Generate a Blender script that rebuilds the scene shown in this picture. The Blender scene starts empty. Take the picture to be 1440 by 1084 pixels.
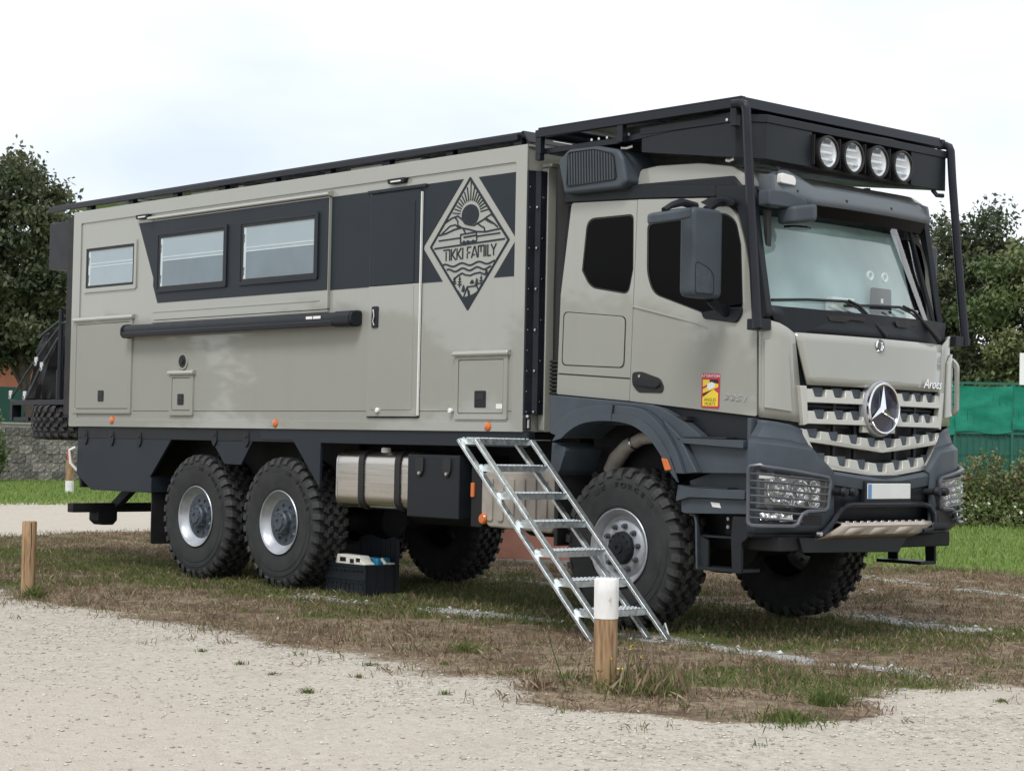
import bpy, bmesh, math, random
import numpy as np
from mathutils import Vector, Matrix
from mathutils.geometry import tessellate_polygon
R = math.radians
scene = bpy.context.scene
C = scene.collection
rng = np.random.default_rng(7)
random.seed(7)

# ------------------------------------------------------------------ camera
CAM = Vector((11.245, -10.421, 1.3965)); YAW, PITCH, ROLL = 0.8287, 0.0310, 0.0198
def cam_axes():
    f = Vector((-math.sin(YAW)*math.cos(PITCH), math.cos(YAW)*math.cos(PITCH), math.sin(PITCH)))
    r = Vector((math.cos(YAW), math.sin(YAW), 0)); u = r.cross(f)
    c, s = math.cos(ROLL), math.sin(ROLL)
    return c*r + s*u, -s*r + c*u, f
_r, _u, _f = cam_axes()
cd = bpy.data.cameras.new('camera'); cam = bpy.data.objects.new('camera', cd); C.objects.link(cam)
cd.sensor_width = 36; cd.sensor_fit = 'HORIZONTAL'; cd.lens = 36*2665.8/1440
cd.clip_start = .1; cd.clip_end = 3000
cam.matrix_world = Matrix(((_r.x, _u.x, -_f.x, CAM.x), (_r.y, _u.y, -_f.y, CAM.y), (_r.z, _u.z, -_f.z, CAM.z), (0, 0, 0, 1)))
scene.camera = cam

# ------------------------------------------------------------------ sky, sun, exposure
SUN_EL, SUN_AZ = 52, 150     # azimuth measured from +y clockwise towards +x
w = bpy.data.worlds.new('World'); scene.world = w; w.use_nodes = True
nt = w.node_tree; nt.nodes.clear()
def N(t, typ, **kw):
    n = t.nodes.new(typ)
    for k, v in kw.items(): setattr(n, k, v)
    return n
wo = N(nt, 'ShaderNodeOutputWorld'); bg = N(nt, 'ShaderNodeBackground'); sky = N(nt, 'ShaderNodeTexSky')
sky.sky_type = 'NISHITA'; sky.sun_disc = False; sky.sun_elevation = R(SUN_EL); sky.sun_rotation = R(SUN_AZ)
sc = N(nt, 'ShaderNodeVectorMath', operation='SCALE'); sc.inputs['Scale'].default_value = .10
nt.links.new(sky.outputs[0], sc.inputs[0])
tc = N(nt, 'ShaderNodeTexCoord'); mp = N(nt, 'ShaderNodeMapping'); mp.inputs['Scale'].default_value = (1, 1, 2.6)
nz = N(nt, 'ShaderNodeTexNoise'); nz.inputs['Scale'].default_value = 2.3; nz.inputs['Detail'].default_value = 7; nz.inputs['Roughness'].default_value = .5
rp = N(nt, 'ShaderNodeValToRGB'); rp.color_ramp.elements[0].position = .30; rp.color_ramp.elements[1].position = .62
rp.color_ramp.elements[0].color = (.62, .685, .77, 1); rp.color_ramp.elements[1].color = (1.0, 1.0, 1.0, 1)
mxw = N(nt, 'ShaderNodeMix', data_type='RGBA'); mxw.inputs[0].default_value = .88
nt.links.new(tc.outputs['Generated'], mp.inputs[0]); nt.links.new(mp.outputs[0], nz.inputs['Vector'])
nt.links.new(nz.outputs[0], rp.inputs[0]); nt.links.new(sc.outputs[0], mxw.inputs[6]); nt.links.new(rp.outputs[0], mxw.inputs[7])
nt.links.new(mxw.outputs[2], bg.inputs[0]); bg.inputs[1].default_value = .92
nt.links.new(bg.outputs[0], wo.inputs[0])
sd = bpy.data.lights.new('sun', 'SUN'); sun = bpy.data.objects.new('sun', sd); C.objects.link(sun)
sd.energy = 1.5; sd.angle = R(18); sd.color = (1, .97, .92)
_d = Vector((math.sin(R(SUN_AZ))*math.cos(R(SUN_EL)), math.cos(R(SUN_AZ))*math.cos(R(SUN_EL)), math.sin(R(SUN_EL))))
sun.rotation_euler = _d.to_track_quat('Z', 'Y').to_euler(); sun.location = (0, 0, 30)
scene.view_settings.view_transform = 'Standard'; scene.view_settings.look = 'None'
scene.view_settings.gamma = 1; scene.view_settings.exposure = 0.56; scene.view_settings.use_curve_mapping = False

# ------------------------------------------------------------------ materials
M = {}
def newmat(name):
    m = bpy.data.materials.new(name); m.use_nodes = True; M[name] = m
    t = m.node_tree; return m, t, t.nodes['Principled BSDF'], t.nodes['Material Output']
def noise(t, scale, detail=4, coord='Object', rough=.55, sx=None):
    tcn = N(t, 'ShaderNodeTexCoord'); n = N(t, 'ShaderNodeTexNoise'); n.inputs['Scale'].default_value = scale
    n.inputs['Detail'].default_value = detail; n.inputs['Roughness'].default_value = rough
    if sx:
        mpn = N(t, 'ShaderNodeMapping'); mpn.inputs['Scale'].default_value = sx
        t.links.new(tcn.outputs[coord], mpn.inputs[0]); t.links.new(mpn.outputs[0], n.inputs['Vector'])
    else: t.links.new(tcn.outputs[coord], n.inputs['Vector'])
    return n
def ramp(t, src, stops):
    r = N(t, 'ShaderNodeValToRGB'); cr = r.color_ramp
    while len(cr.elements) < len(stops): cr.elements.new(.5)
    for e, (p, c) in zip(cr.elements, stops):
        e.position = p; e.color = (*c, 1) if len(c) == 3 else c
    t.links.new(src, r.inputs[0]); return r
def mixc(t, fac, a, b, mode='MIX'):
    m = N(t, 'ShaderNodeMix', data_type='RGBA', blend_type=mode)
    for s, i in ((fac, 0), (a, 6), (b, 7)):
        if hasattr(s, 'links'): t.links.new(s, m.inputs[i])
        else: m.inputs[i].default_value = s if i == 0 else (*s, 1)
    return m.outputs[2]
def bump(t, src, p, strength=.3, dist=.01):
    b = N(t, 'ShaderNodeBump'); b.inputs['Strength'].default_value = strength; b.inputs['Distance'].default_value = dist
    t.links.new(src, b.inputs['Height']); t.links.new(b.outputs[0], p.inputs['Normal']); return b
def mat(name, col, rough=.5, metal=0., var=.12, scale=6., coat=0., bmp=0., bscale=200., rvar=.08, spec=.5, sx=None):
    m, t, p, o = newmat(name)
    p.inputs['Roughness'].default_value = rough; p.inputs['Metallic'].default_value = metal
    p.inputs['Coat Weight'].default_value = coat; p.inputs['Coat Roughness'].default_value = .06
    p.inputs['Specular IOR Level'].default_value = spec
    n = noise(t, scale, 5, sx=sx)
    c = np.array(col)
    rr = ramp(t, n.outputs[0], [(.3, tuple(c*(1-var))), (.7, tuple(np.minimum(c*(1+var), 1)))])
    t.links.new(rr.outputs[0], p.inputs['Base Color'])
    if rvar:
        rm = N(t, 'ShaderNodeMapRange'); rm.inputs[1].default_value = .3; rm.inputs[2].default_value = .7
        rm.inputs[3].default_value = max(rough-rvar, .02); rm.inputs[4].default_value = min(rough+rvar, 1)
        t.links.new(n.outputs[0], rm.inputs[0]); t.links.new(rm.outputs[0], p.inputs['Roughness'])
    if bmp:
        bn = noise(t, bscale, 3); bump(t, bn.outputs[0], p, bmp, .004)
    return m
def paint_mat(name, col, rough, dirt=.35, coat=.6, spec=.5):
    # body paint with faint road film and vertical rain streaks
    m, t, p, o = newmat(name)
    n1 = noise(t, 1.1, 2); n2 = noise(t, 7, 2, sx=(1, 1, .05)); n3 = noise(t, 60, 3)
    c = np.array(col)
    base = ramp(t, n1.outputs[0], [(.3, tuple(c*.99)), (.7, tuple(c*1.01))])
    k = ramp(t, n2.outputs[0], [(.50, (0, 0, 0)), (.85, (dirt, dirt, dirt))])
    d = mixc(t, k.outputs[0], base.outputs[0], tuple(c*.62 + np.array((.02, .015, .01))))
    t.links.new(d, p.inputs['Base Color'])
    rm = N(t, 'ShaderNodeMapRange'); rm.inputs[1].default_value = .3; rm.inputs[2].default_value = .72
    rm.inputs[3].default_value = rough*.92; rm.inputs[4].default_value = rough*1.15
    t.links.new(n1.outputs[0], rm.inputs[0]); t.links.new(rm.outputs[0], p.inputs['Roughness'])
    p.inputs['Coat Weight'].default_value = coat; p.inputs['Coat Roughness'].default_value = .03; p.inputs['Coat IOR'].default_value = 1.62
    p.inputs['Specular IOR Level'].default_value = spec
    bump(t, n1.outputs[0], p, .10, .03)
    return m
BEIGE = (.292, .296, .266); ANTH = (.040, .050, .062)
paint_mat('paint_beige', BEIGE, .40, .08, 1.0, .15); paint_mat('paint_dark', (.014, .020, .028), .45, .10, .0, .25)
mat('plastic_anthracite', (.052, .065, .079), .5, var=.12, scale=4, bmp=.10, bscale=500, spec=.28)
mat('plastic_dark', (.010, .013, .017), .5, var=.2, bmp=.12, bscale=400, spec=.28)
mat('metal_dark', (.011, .014, .018), .42, var=.2, bmp=.08, bscale=120, spec=.28)
mat('rack_black', (.010, .012, .018), .36, var=.2, bmp=.05, bscale=90, spec=.28)
mat('chassis', (.006, .006, .007), .8, var=.4, bmp=.3, bscale=40)
mat('rubber', (.026, .027, .028), .82, var=.35, scale=9, bmp=.25, bscale=150, spec=.35)
mat('rubber_black', (.010, .010, .011), .6, var=.2)
mat('tread_rubber', (.034, .034, .035), .68, var=.45, scale=14, bmp=.3, bscale=90, spec=.4)
mat('rim_silver', (.38, .40, .43), .36, .6, var=.1, scale=12, bmp=.05)
mat('hub_grey', (.050, .064, .080), .5, .15, var=.25, scale=20, bmp=.1, bscale=90)
mat('guard_grey', (.085, .095, .11), .35, .3, var=.12)
mat('grille_silver', (.47, .47, .435), .32, .15, var=.04, coat=.3)  # silver, made brighter to stand for light on the upward tooth faces
mat('visor_grey', (.105, .122, .138), .45, var=.08, bmp=.08, bscale=400, spec=.35)
mat('rim_dull', (.36, .375, .40), .42, .5, var=.15, scale=14, bmp=.06)
mat('bezel_grey', (.16, .17, .18), .25, .6, var=.4, scale=18)
mat('steel', (.55, .56, .57), .25, 1., var=.12)
mat('chrome', (.82, .83, .85), .12, 1., var=.03, rvar=.02)
mat('zinc', (.56, .60, .61), .34, .85, var=.22, scale=28, bmp=.1, bscale=130)
mat('tank_steel', (.55, .525, .49), .30, 1., var=.10, scale=3, bmp=.012, sx=(.3, .3, 14), bscale=60)
mat('lamp_reflector', (.80, .82, .84), .30, .35, var=.06)
mat('black', (.006, .006, .007), .6, var=.2)
mat('white_plastic', (.72, .72, .70), .4, var=.05)
mat('orange_lens', (.55, .13, .02), .18, var=.1, coat=.6)
mat('red_lens', (.55, .03, .02), .2, var=.1, coat=.6)
mat('grey_plastic', (.30, .27, .235), .55, var=.14, scale=9, bmp=.12)
mat('skid', (.40, .35, .30), .45, var=.15, scale=9, bmp=.1)
mat('tarp', (.0025, .003, .0035), .5, var=.3, bmp=.25, bscale=25, spec=.22)
mat('strap', (.05, .06, .065), .7, var=.2)
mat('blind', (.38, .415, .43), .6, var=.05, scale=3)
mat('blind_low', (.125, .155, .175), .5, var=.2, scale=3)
mat('screen_teal', (.37, .44, .44), .6, var=.14, scale=2.5)
mat('solar_blue', (.012, .014, .035), .15, var=.2, coat=.4)
mat('terracotta', (.36, .17, .125), .8, var=.12, bmp=.2)
mat('sticker_yellow', (.72, .55, .03), .4, var=.04); mat('sticker_red', (.42, .02, .05), .4, var=.04)
mat('plate_white', (.62, .64, .63), .4, var=.03); mat('plate_blue', (.10, .22, .45), .4, var=.05)
mat('toy_white', (.68, .67, .60), .4, var=.06); mat('toy_blue', (.02, .25, .42), .35, var=.08)
mat('house_orange', (.52, .20, .12), .9, var=.1, scale=2, bmp=.2); mat('roof_tile', (.22, .09, .06), .85, var=.3, scale=9, bmp=.3)
mat('fence_green', (.012, .10, .07), .5, var=.12); mat('rail_galv', (.55, .57, .58), .4, .6, var=.1)
mat('sign_white', (.75, .76, .76), .5, var=.04)
def facet_mat():
    m, t, p, o = newmat('chrome_facets'); p.inputs['Base Color'].default_value = (.88, .89, .9, 1); p.inputs['Metallic'].default_value = .8; p.inputs['Roughness'].default_value = .16
    v = N(t, 'ShaderNodeTexVoronoi'); v.inputs['Scale'].default_value = 24; tcn = N(t, 'ShaderNodeTexCoord'); t.links.new(tcn.outputs['Object'], v.inputs['Vector']); bump(t, v.outputs['Distance'], p, 1., .03)
facet_mat()
def glass_mat(name, tint, refl, f0=.06):
    m, t, p, o = newmat(name); t.nodes.remove(p)
    tr = N(t, 'ShaderNodeBsdfTransparent'); tr.inputs[0].default_value = (*tint, 1)
    gl = N(t, 'ShaderNodeBsdfGlossy'); gl.inputs['Roughness'].default_value = .02; gl.inputs[0].default_value = (*refl, 1)
    lw = N(t, 'ShaderNodeLayerWeight'); lw.inputs[0].default_value = .5; pw = N(t, 'ShaderNodeMath', operation='POWER'); pw.inputs[1].default_value = 4; t.links.new(lw.outputs['Facing'], pw.inputs[0])
    n = noise(t, 1.1, 2); b = N(t, 'ShaderNodeBump'); b.inputs['Strength'].default_value = .06; b.inputs['Distance'].default_value = .02
    t.links.new(n.outputs[0], b.inputs['Height']); t.links.new(b.outputs[0], gl.inputs['Normal'])
    ad = N(t, 'ShaderNodeMath', operation='ADD', use_clamp=True); ad.inputs[1].default_value = f0
    t.links.new(pw.outputs[0], ad.inputs[0])
    mx = N(t, 'ShaderNodeMixShader'); t.links.new(ad.outputs[0], mx.inputs[0]); t.links.new(tr.outputs[0], mx.inputs[1]); t.links.new(gl.outputs[0], mx.inputs[2])
    t.links.new(mx.outputs[0], o.inputs[0]); return m
glass_mat('glass_clear', (.84, .93, .92), (1, 1, 1), .11)
glass_mat('glass_pane', (.84, .89, .91), (.92, .98, 1), .10)
glass_mat('glass_lens', (.96, .97, .97), (1, 1, 1), .06)
m_, t_, p_, o_ = newmat('glass_black'); p_.inputs['Base Color'].default_value = (.0012, .0012, .0015, 1); p_.inputs['Roughness'].default_value = .08; p_.inputs['Specular IOR Level'].default_value = .06
# weathered timber
def wood_mat():
    m, t, p, o = newmat('timber')
    n = noise(t, 9, 6, sx=(6, 6, .5)); n2 = noise(t, 3, 4)
    a = ramp(t, n.outputs[0], [(.3, (.12, .066, .032)), (.52, (.30, .19, .10)), (.75, (.40, .29, .175))])
    b = mixc(t, ramp(t, n2.outputs[0], [(.5, (0, 0, 0)), (.75, (.5, .5, .5))]).outputs[0], a.outputs[0], (.25, .22, .18))
    t.links.new(b, p.inputs['Base Color']); p.inputs['Roughness'].default_value = .85; bump(t, n.outputs[0], p, .5, .006)
wood_mat()
def worn_white():
    m, t, p, o = newmat('worn_white')
    n = noise(t, 14, 6, sx=(1, 1, .6)); a = ramp(t, n.outputs[0], [(.30, (.30, .27, .23)), (.37, (.62, .62, .60)), (.6, (.72, .72, .71))])
    t.links.new(a.outputs[0], p.inputs['Base Color']); p.inputs['Roughness'].default_value = .7
worn_white()
def stone_mat():
    m, t, p, o = newmat('wall_stone')
    n = noise(t, 9, 7, coord='Object', rough=.7); v = noise(t, 17, 5)
    oi = N(t, 'ShaderNodeObjectInfo')
    a = ramp(t, n.outputs[0], [(.34, (.045, .042, .038)), (.5, (.15, .14, .125)), (.64, (.33, .315, .285))])
    hs = N(t, 'ShaderNodeHueSaturation'); mr = N(t, 'ShaderNodeMapRange'); mr.inputs[3].default_value = .6; mr.inputs[4].default_value = 1.45
    t.links.new(oi.outputs['Random'], mr.inputs[0]); t.links.new(mr.outputs[0], hs.inputs['Value']); t.links.new(a.outputs[0], hs.inputs['Color'])
    t.links.new(hs.outputs[0], p.inputs['Base Color']); p.inputs['Roughness'].default_value = .95; bump(t, v.outputs[0], p, .8, .03)
stone_mat()
mat('mortar', (.30, .285, .26), .95, var=.2, bmp=.4, bscale=40)
mat('bark', (.075, .058, .045), .9, var=.35, scale=7, bmp=.5, bscale=18)
def leaf_mat(name, a, b, c, transl=.25, rough=.5):
    m, t, p, o = newmat(name)
    at = N(t, 'ShaderNodeAttribute'); at.attribute_name = 'rnd'
    r = ramp(t, at.outputs['Fac'], [(0., a), (.55, b), (1., c)])
    t.links.new(r.outputs[0], p.inputs['Base Color']); p.inputs['Roughness'].default_value = rough; p.inputs['Specular IOR Level'].default_value = .35
    if transl:
        tr = N(t, 'ShaderNodeBsdfTranslucent'); t.links.new(r.outputs[0], tr.inputs[0])
        mx = N(t, 'ShaderNodeMixShader'); mx.inputs[0].default_value = transl
        t.links.new(p.outputs[0], mx.inputs[1]); t.links.new(tr.outputs[0], mx.inputs[2]); t.links.new(mx.outputs[0], o.inputs[0])
leaf_mat('leaf_dark', (.035, .052, .026), (.072, .094, .046), (.135, .145, .078))
leaf_mat('leaf_light', (.06, .095, .03), (.115, .16, .055), (.20, .21, .095))
leaf_mat('leaf_bush', (.07, .10, .03), (.15, .19, .065), (.27, .20, .11))
leaf_mat('grass_green', (.055, .085, .018), (.105, .145, .035), (.20, .21, .085), .3, .6)
leaf_mat('grass_lawn', (.10, .17, .035), (.18, .27, .06), (.28, .33, .11), .35, .6)
leaf_mat('grass_dry', (.09, .058, .036), (.21, .15, .095), (.40, .32, .21), .2, .7)
leaf_mat('pebble', (.29, .265, .225), (.46, .43, .38), (.62, .59, .54), 0, .9)
leaf_mat('pebble_white', (.20, .20, .19), (.36, .36, .345), (.56, .56, .54), 0, .9)
leaf_mat('flower_yellow', (.7, .5, .03), (.8, .62, .05), (.8, .7, .2), .2); leaf_mat('flower_white', (.6, .6, .55), (.7, .7, .66), (.75, .75, .72), .2)

# ------------------------------------------------------------------ mesh helpers
def fillet(pts, r, n=4):
    """round every corner of a 2D polygon; r may be a list"""
    out = []; L = len(pts)
    for i, p in enumerate(pts):
        rr = r[i] if isinstance(r, (list, tuple)) else r
        p = Vector(p).to_2d(); a = Vector(pts[i-1]).to_2d()-p; b = Vector(pts[(i+1) % L]).to_2d()-p
        if rr <= 0: out.append((p.x, p.y)); continue
        d = min(rr, a.length*.49, b.length*.49); a = p+a.normalized()*d; b = p+b.normalized()*d
        for k in range(n+1):
            t = k/n; q = a*(1-t)**2 + p*2*t*(1-t) + b*t*t; out.append((q.x, q.y))
    return out
def rect(x0, x1, z0, z1, r=0., n=4):
    P = [(x0, z0), (x1, z0), (x1, z1), (x0, z1)]
    return fillet(P, r, n) if r else P
class MB:
    def __init__(s): s.v = []; s.f = []
    def add(s, vs, fs):
        o = len(s.v); s.v += [tuple(map(float, q)) for q in vs]; s.f += [tuple(o+i for i in f) for f in fs]; return s
    def box(s, x0, x1, y0, y1, z0, z1):
        v = [(x, y, z) for x in (x0, x1) for y in (y0, y1) for z in (z0, z1)]
        return s.add(v, [(0, 1, 3, 2), (4, 6, 7, 5), (0, 4, 5, 1), (2, 3, 7, 6), (0, 2, 6, 4), (1, 5, 7, 3)])
    def prism(s, poly, axis, a0, a1, holes=(), fn=None):
        loops = [list(poly)] + [list(h) for h in holes]; flat = [p for l in loops for p in l]; n = len(flat)
        def P(p, a):
            u, v_ = p[0], p[1]
            q = {'y': (u, a, v_), 'x': (a, u, v_), 'z': (u, v_, a)}[axis]
            return fn(*q) if fn else q
        vs = [P(p, a0) for p in flat] + [P(p, a1) for p in flat]; fs = []
        if len(loops) == 1: fs += [tuple(range(n)), tuple(range(2*n-1, n-1, -1))]
        else:
            T = tessellate_polygon([[Vector((p[0], p[1], 0)) for p in l] for l in loops])
            fs += [tuple(t) for t in T] + [tuple(i+n for i in reversed(t)) for t in T]
        o = 0
        for l in loops:
            k = len(l); fs += [(o+i, o+(i+1) % k, o+(i+1) % k+n, o+i+n) for i in range(k)]; o += k
        return s.add(vs, fs)
    def tube(s, pts, r, n=8, cap=True):
        pts = [Vector(p) for p in pts]; rings = []; up = None
        for i, p in enumerate(pts):
            t = ((pts[i+1]-p) if i < len(pts)-1 else Vector()); u = ((p-pts[i-1]) if i else Vector())
            d = (t.normalized()+u.normalized()).normalized()
            if up is None: up = d.orthogonal().normalized()
            up = (up-d*up.dot(d)).normalized(); b = d.cross(up)
            rr = r[i] if isinstance(r, (list, tuple)) else r
            rings.append([p+(up*math.cos(2*math.pi*k/n)+b*math.sin(2*math.pi*k/n))*rr for k in range(n)])
        vs = [q for rg in rings for q in rg]; fs = []
        for i in range(len(rings)-1):
            fs += [(i*n+k, i*n+(k+1) % n, (i+1)*n+(k+1) % n, (i+1)*n+k) for k in range(n)]
        if cap: fs += [tuple(range(n)), tuple(range((len(rings)-1)*n, len(rings)*n))]
        return s.add(vs, fs)
    def bar(s, p0, p1, wdt, hgt, up=(0, 0, 1)):
        p0, p1 = Vector(p0), Vector(p1); d = (p1-p0).normalized(); side = d.cross(Vector(up)).normalized(); u = side.cross(d)
        vs = [p+side*a*wdt/2+u*b*hgt/2 for p in (p0, p1) for a, b in ((-1, -1), (1, -1), (1, 1), (-1, 1))]
        return s.add(vs, [(0, 1, 2, 3), (7, 6, 5, 4)] + [(i, (i+1) % 4, (i+1) % 4+4, i+4) for i in range(4)])
    def lathe(s, prof, n=48, axis='y', c=(0, 0, 0), closed=False):
        """profile of (radius, along)"""
        vs = []
        for k in range(n):
            a = 2*math.pi*k/n; ca, sa = math.cos(a), math.sin(a)
            for r_, h in prof:
                q = {'y': (r_*ca, h, r_*sa), 'x': (h, r_*ca, r_*sa), 'z': (r_*ca, r_*sa, h)}[axis]
                vs.append((q[0]+c[0], q[1]+c[1], q[2]+c[2]))
        m = len(prof); fs = []
        for k in range(n):
            k2 = (k+1) % n
            for i in range(m if closed else m-1):
                j = (i+1) % m
                fs.append((k*m+i, k*m+j, k2*m+j, k2*m+i))
        return s.add(vs, fs)
    def cyl(s, p0, p1, r0, r1=None, n=16):
        return s.tube([p0, p1], [r0, r0 if r1 is None else r1], n)
    def grid(s, rows):
        m = len(rows[0]); vs = [q for r_ in rows for q in r_]
        return s.add(vs, [(i*m+j, i*m+j+1, (i+1)*m+j+1, (i+1)*m+j) for i in range(len(rows)-1) for j in range(m-1)])
    def mesh(s, name, smooth=32, recalc=True, weld=True):
        me = bpy.data.meshes.new(name); me.from_pydata(s.v, [], s.f)
        bm = bmesh.new(); bm.from_mesh(me)
        if weld: bmesh.ops.remove_doubles(bm, verts=bm.verts, dist=1e-5)
        if recalc: bmesh.ops.recalc_face_normals(bm, faces=bm.faces)
        bm.to_mesh(me); bm.free()
        if smooth:
            me.shade_smooth(); me.set_sharp_from_angle(angle=R(smooth))
        return me
    def obj(s, name, m, parent=None, bevel=0., smooth=32, seg=2, solid=0., **kw):
        return link(name, s.mesh(name, smooth, recalc=True), m, parent, bevel, seg, solid, **kw)
def link(name, me, m, parent=None, bevel=0., seg=2, solid=0., loc=None):
    o = bpy.data.objects.new(name, me); C.objects.link(o)
    if m is not None and not me.materials: me.materials.append(M[m])
    if parent is not None:
        o.parent = parent
        if parent.type == 'EMPTY' and loc is None: o.location = -parent.location
    if loc is not None: o.location = loc
    if solid:
        md = o.modifiers.new('solid', 'SOLIDIFY'); md.thickness = solid; md.offset = 0
    if bevel:
        md = o.modifiers.new('bevel', 'BEVEL'); md.width = bevel; md.segments = seg; md.limit_method = 'ANGLE'; md.angle_limit = R(35); md.harden_normals = True
    return o
def thing(name, label, cat, loc=(0, 0, 0), group=None):
    o = bpy.data.objects.new(name, None); C.objects.link(o); o.location = loc; o.empty_display_size = .2
    return tag(o, label, cat, group)
def tag(o, label, cat, group=None):
    o['label'] = label; o['category'] = cat
    if group: o['group'] = group
    return o
def text_mb(txt, size, depth, fn, sx=1., shear=0., spacing=1.):
    """text outline mesh; fn maps local (u, v, w) to a point"""
    cu = bpy.data.curves.new('txt', 'FONT'); cu.body = txt; cu.size = size; cu.align_x = 'CENTER'; cu.align_y = 'CENTER'; cu.extrude = depth; cu.shear = shear; cu.space_character = spacing
    cu.resolution_u = 3
    ob = bpy.data.objects.new('txt', cu); C.objects.link(ob); dg = bpy.context.evaluated_depsgraph_get(); dg.update()
    me = bpy.data.meshes.new_from_object(ob.evaluated_get(dg)); mb = MB()
    mb.add([fn(v.co.x*sx, v.co.y, v.co.z) for v in me.vertices], [tuple(p.vertices) for p in me.polygons])
    bpy.data.objects.remove(ob); bpy.data.curves.remove(cu); bpy.data.meshes.remove(me)
    return mb
def mesh_np(name, V, F, m, rnd=None, smooth=False):
    """fast mesh from arrays; F is (n,3) or (n,4)"""
    me = bpy.data.meshes.new(name); V = np.asarray(V, np.float32); F = np.asarray(F, np.int32); k = F.shape[1]
    me.vertices.add(len(V)); me.vertices.foreach_set('co', V.ravel())
    me.loops.add(F.size); me.loops.foreach_set('vertex_index', F.ravel())
    me.polygons.add(len(F)); me.polygons.foreach_set('loop_start', np.arange(0, F.size, k, dtype=np.int32))
    me.update(calc_edges=True)
    if rnd is not None:
        a = me.attributes.new('rnd', 'FLOAT', 'FACE'); a.data.foreach_set('value', np.asarray(rnd, np.float32))
    me.materials.append(M[m])
    return me

# ------------------------------------------------------------------ ground
def vnoise(x, y, seed, n=5, f0=1.):
    """cheap smooth noise in about [-1, 1]"""
    g = np.random.default_rng(seed); o = np.zeros_like(x); amp = 1.; tot = 0
    f = f0
    for k in range(n):
        for j in range(3):
            a = g.uniform(0, 6.28); p = g.uniform(0, 6.28); ff = f*g.uniform(.7, 1.4)
            o += amp*np.sin((x*math.cos(a)+y*math.sin(a))*ff+p+1.3*np.sin((y*math.cos(a)-x*math.sin(a))*ff*.7+p*2))
        tot += amp*1.8; amp *= .62; f *= 1.9
    return o/tot
BX = np.array([-60, -14, -11.5, -4, -2.6, -.8, 0, 1.6, 2.4, 3.1, 3.8, 4.3, 60.]); BY = np.array([-3., -2.8, -2.6, -2.45, -2.4, -2.65, -2.68, -2.77, -2.93, -3.05, -3.3, -2.9, -2.9])
def masks(x, y):
    n1 = vnoise(x, y, 1, 5, 1.6); n2 = vnoise(x, y, 2, 5, .5); n3 = vnoise(x, y, 3, 4, 4.)
    # pale gravel: foreground, wrapping round the right, and the lane behind the truck
    g1 = np.interp(x, BX, BY)-y+.28*n1+.12*n3
    g2 = x-(4.75+.02*y)+.35*n1+.12*n3
    hole = np.maximum(0, 1-np.hypot((x-4.55)/.7, (y+2.3)/.75))      # weedy tongue at the corner
    g = np.maximum(g1, g2)-hole*1.4
    xr = -13.0-.12*(y-3)+.4*n1
    g3 = np.minimum(xr-x, x-(-23.2+.4*n1))
    gravel = np.clip(.5+np.maximum(g, g3*.8)*1.25+.10*n3, 0, 1)
    # pale stone lines of the parking bays, along the truck
    def line(yc, w_, x0, x1, s): 
        br = np.clip((vnoise(x, y, s, 4, 3.2)+.50)*1.6, 0, 1)
        return np.clip(1.2-np.abs(y-yc-.10*n1-.05*n3)/w_, 0, 1)*.85*np.clip((x-x0)*2, 0, 1)*np.clip((x1-x)*2, 0, 1)*br
    lines = np.maximum.reduce([line(.0-.09*np.maximum(x-1, 0)+.1*np.minimum(x, 0), .24, -3.1, 4.6, 5), line(2.9-.25*np.maximum(x-1, 0), .26, -4, 4.9, 6), line(6.25-.3*x, .2, -4, 3.6, 8), line(-2.0+.02*x, .13, -12, -5.2, 9)])
    # green: lawn far right and beyond the lane, patches by the wheels
    lawn = np.clip((y-(8.4+.15*x+1.2*n1))*.8, 0, 1)*np.clip((x+11.5)*.6, 0, 1)
    lawn = np.maximum(lawn, np.clip((-23.4-x+.5*n1)*1.2, 0, 1))
    shade = np.exp(-((y-.9)/1.5)**2)*(np.clip((x+13)*.6, 0, 1)*np.clip((3.6-x)*.8, 0, 1))  # band of greener grass along and under the truck
    patch = np.clip(1.05*shade+.55*n2+.5*n1+.2*n3-.06, 0, 1)
    patch = np.maximum(patch, np.clip(n1*1.6+.5*n2-.20, 0, 1))
    patch = np.maximum(patch, np.clip(1-np.hypot((x+9.5)/4.5, (y-.6)/2.0), 0, 1)*1.1*np.clip(n1+.8, 0, 1))
    masks.fine = np.clip((np.maximum(g, g3)-.7+.35*n2+.2*n1)/1.5, 0, 1)
    return gravel, lines*(1-gravel*.6), lawn, np.clip(patch, 0, 1)*(1-gravel)
def height(x, y):
    gr, ln, lw, pt = masks(x, y)
    return .018*vnoise(x, y, 11, 4, .8)*np.exp(-(np.hypot(x, y)/40)**2)+.012*vnoise(x, y, 12, 3, 5.)*(1-gr)*np.exp(-(np.hypot(x, y)/18)**2)-.010
def axis(lo, a, b, hi, step, m=26):
    l = a-np.geomspace(step, a-lo+step, m)[::-1]+step; r_ = b+np.geomspace(step, hi-b+step, m)-step
    return np.unique(np.concatenate([l, np.arange(a, b, step), r_]))
gx = axis(-700, -14, 8.5, 500, .085); gy = axis(-400, -8.5, 12, 700, .085)
GX, GY = np.meshgrid(gx, gy, indexing='ij'); mg, ml, mw, mpch = masks(GX, GY); mfine = masks.fine; GZ = height(GX, GY)
nx, ny = GX.shape; idx = np.arange(nx*ny).reshape(nx, ny)
F = np.stack([idx[:-1, :-1], idx[1:, :-1], idx[1:, 1:], idx[:-1, 1:]], -1).reshape(-1, 4)
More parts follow.
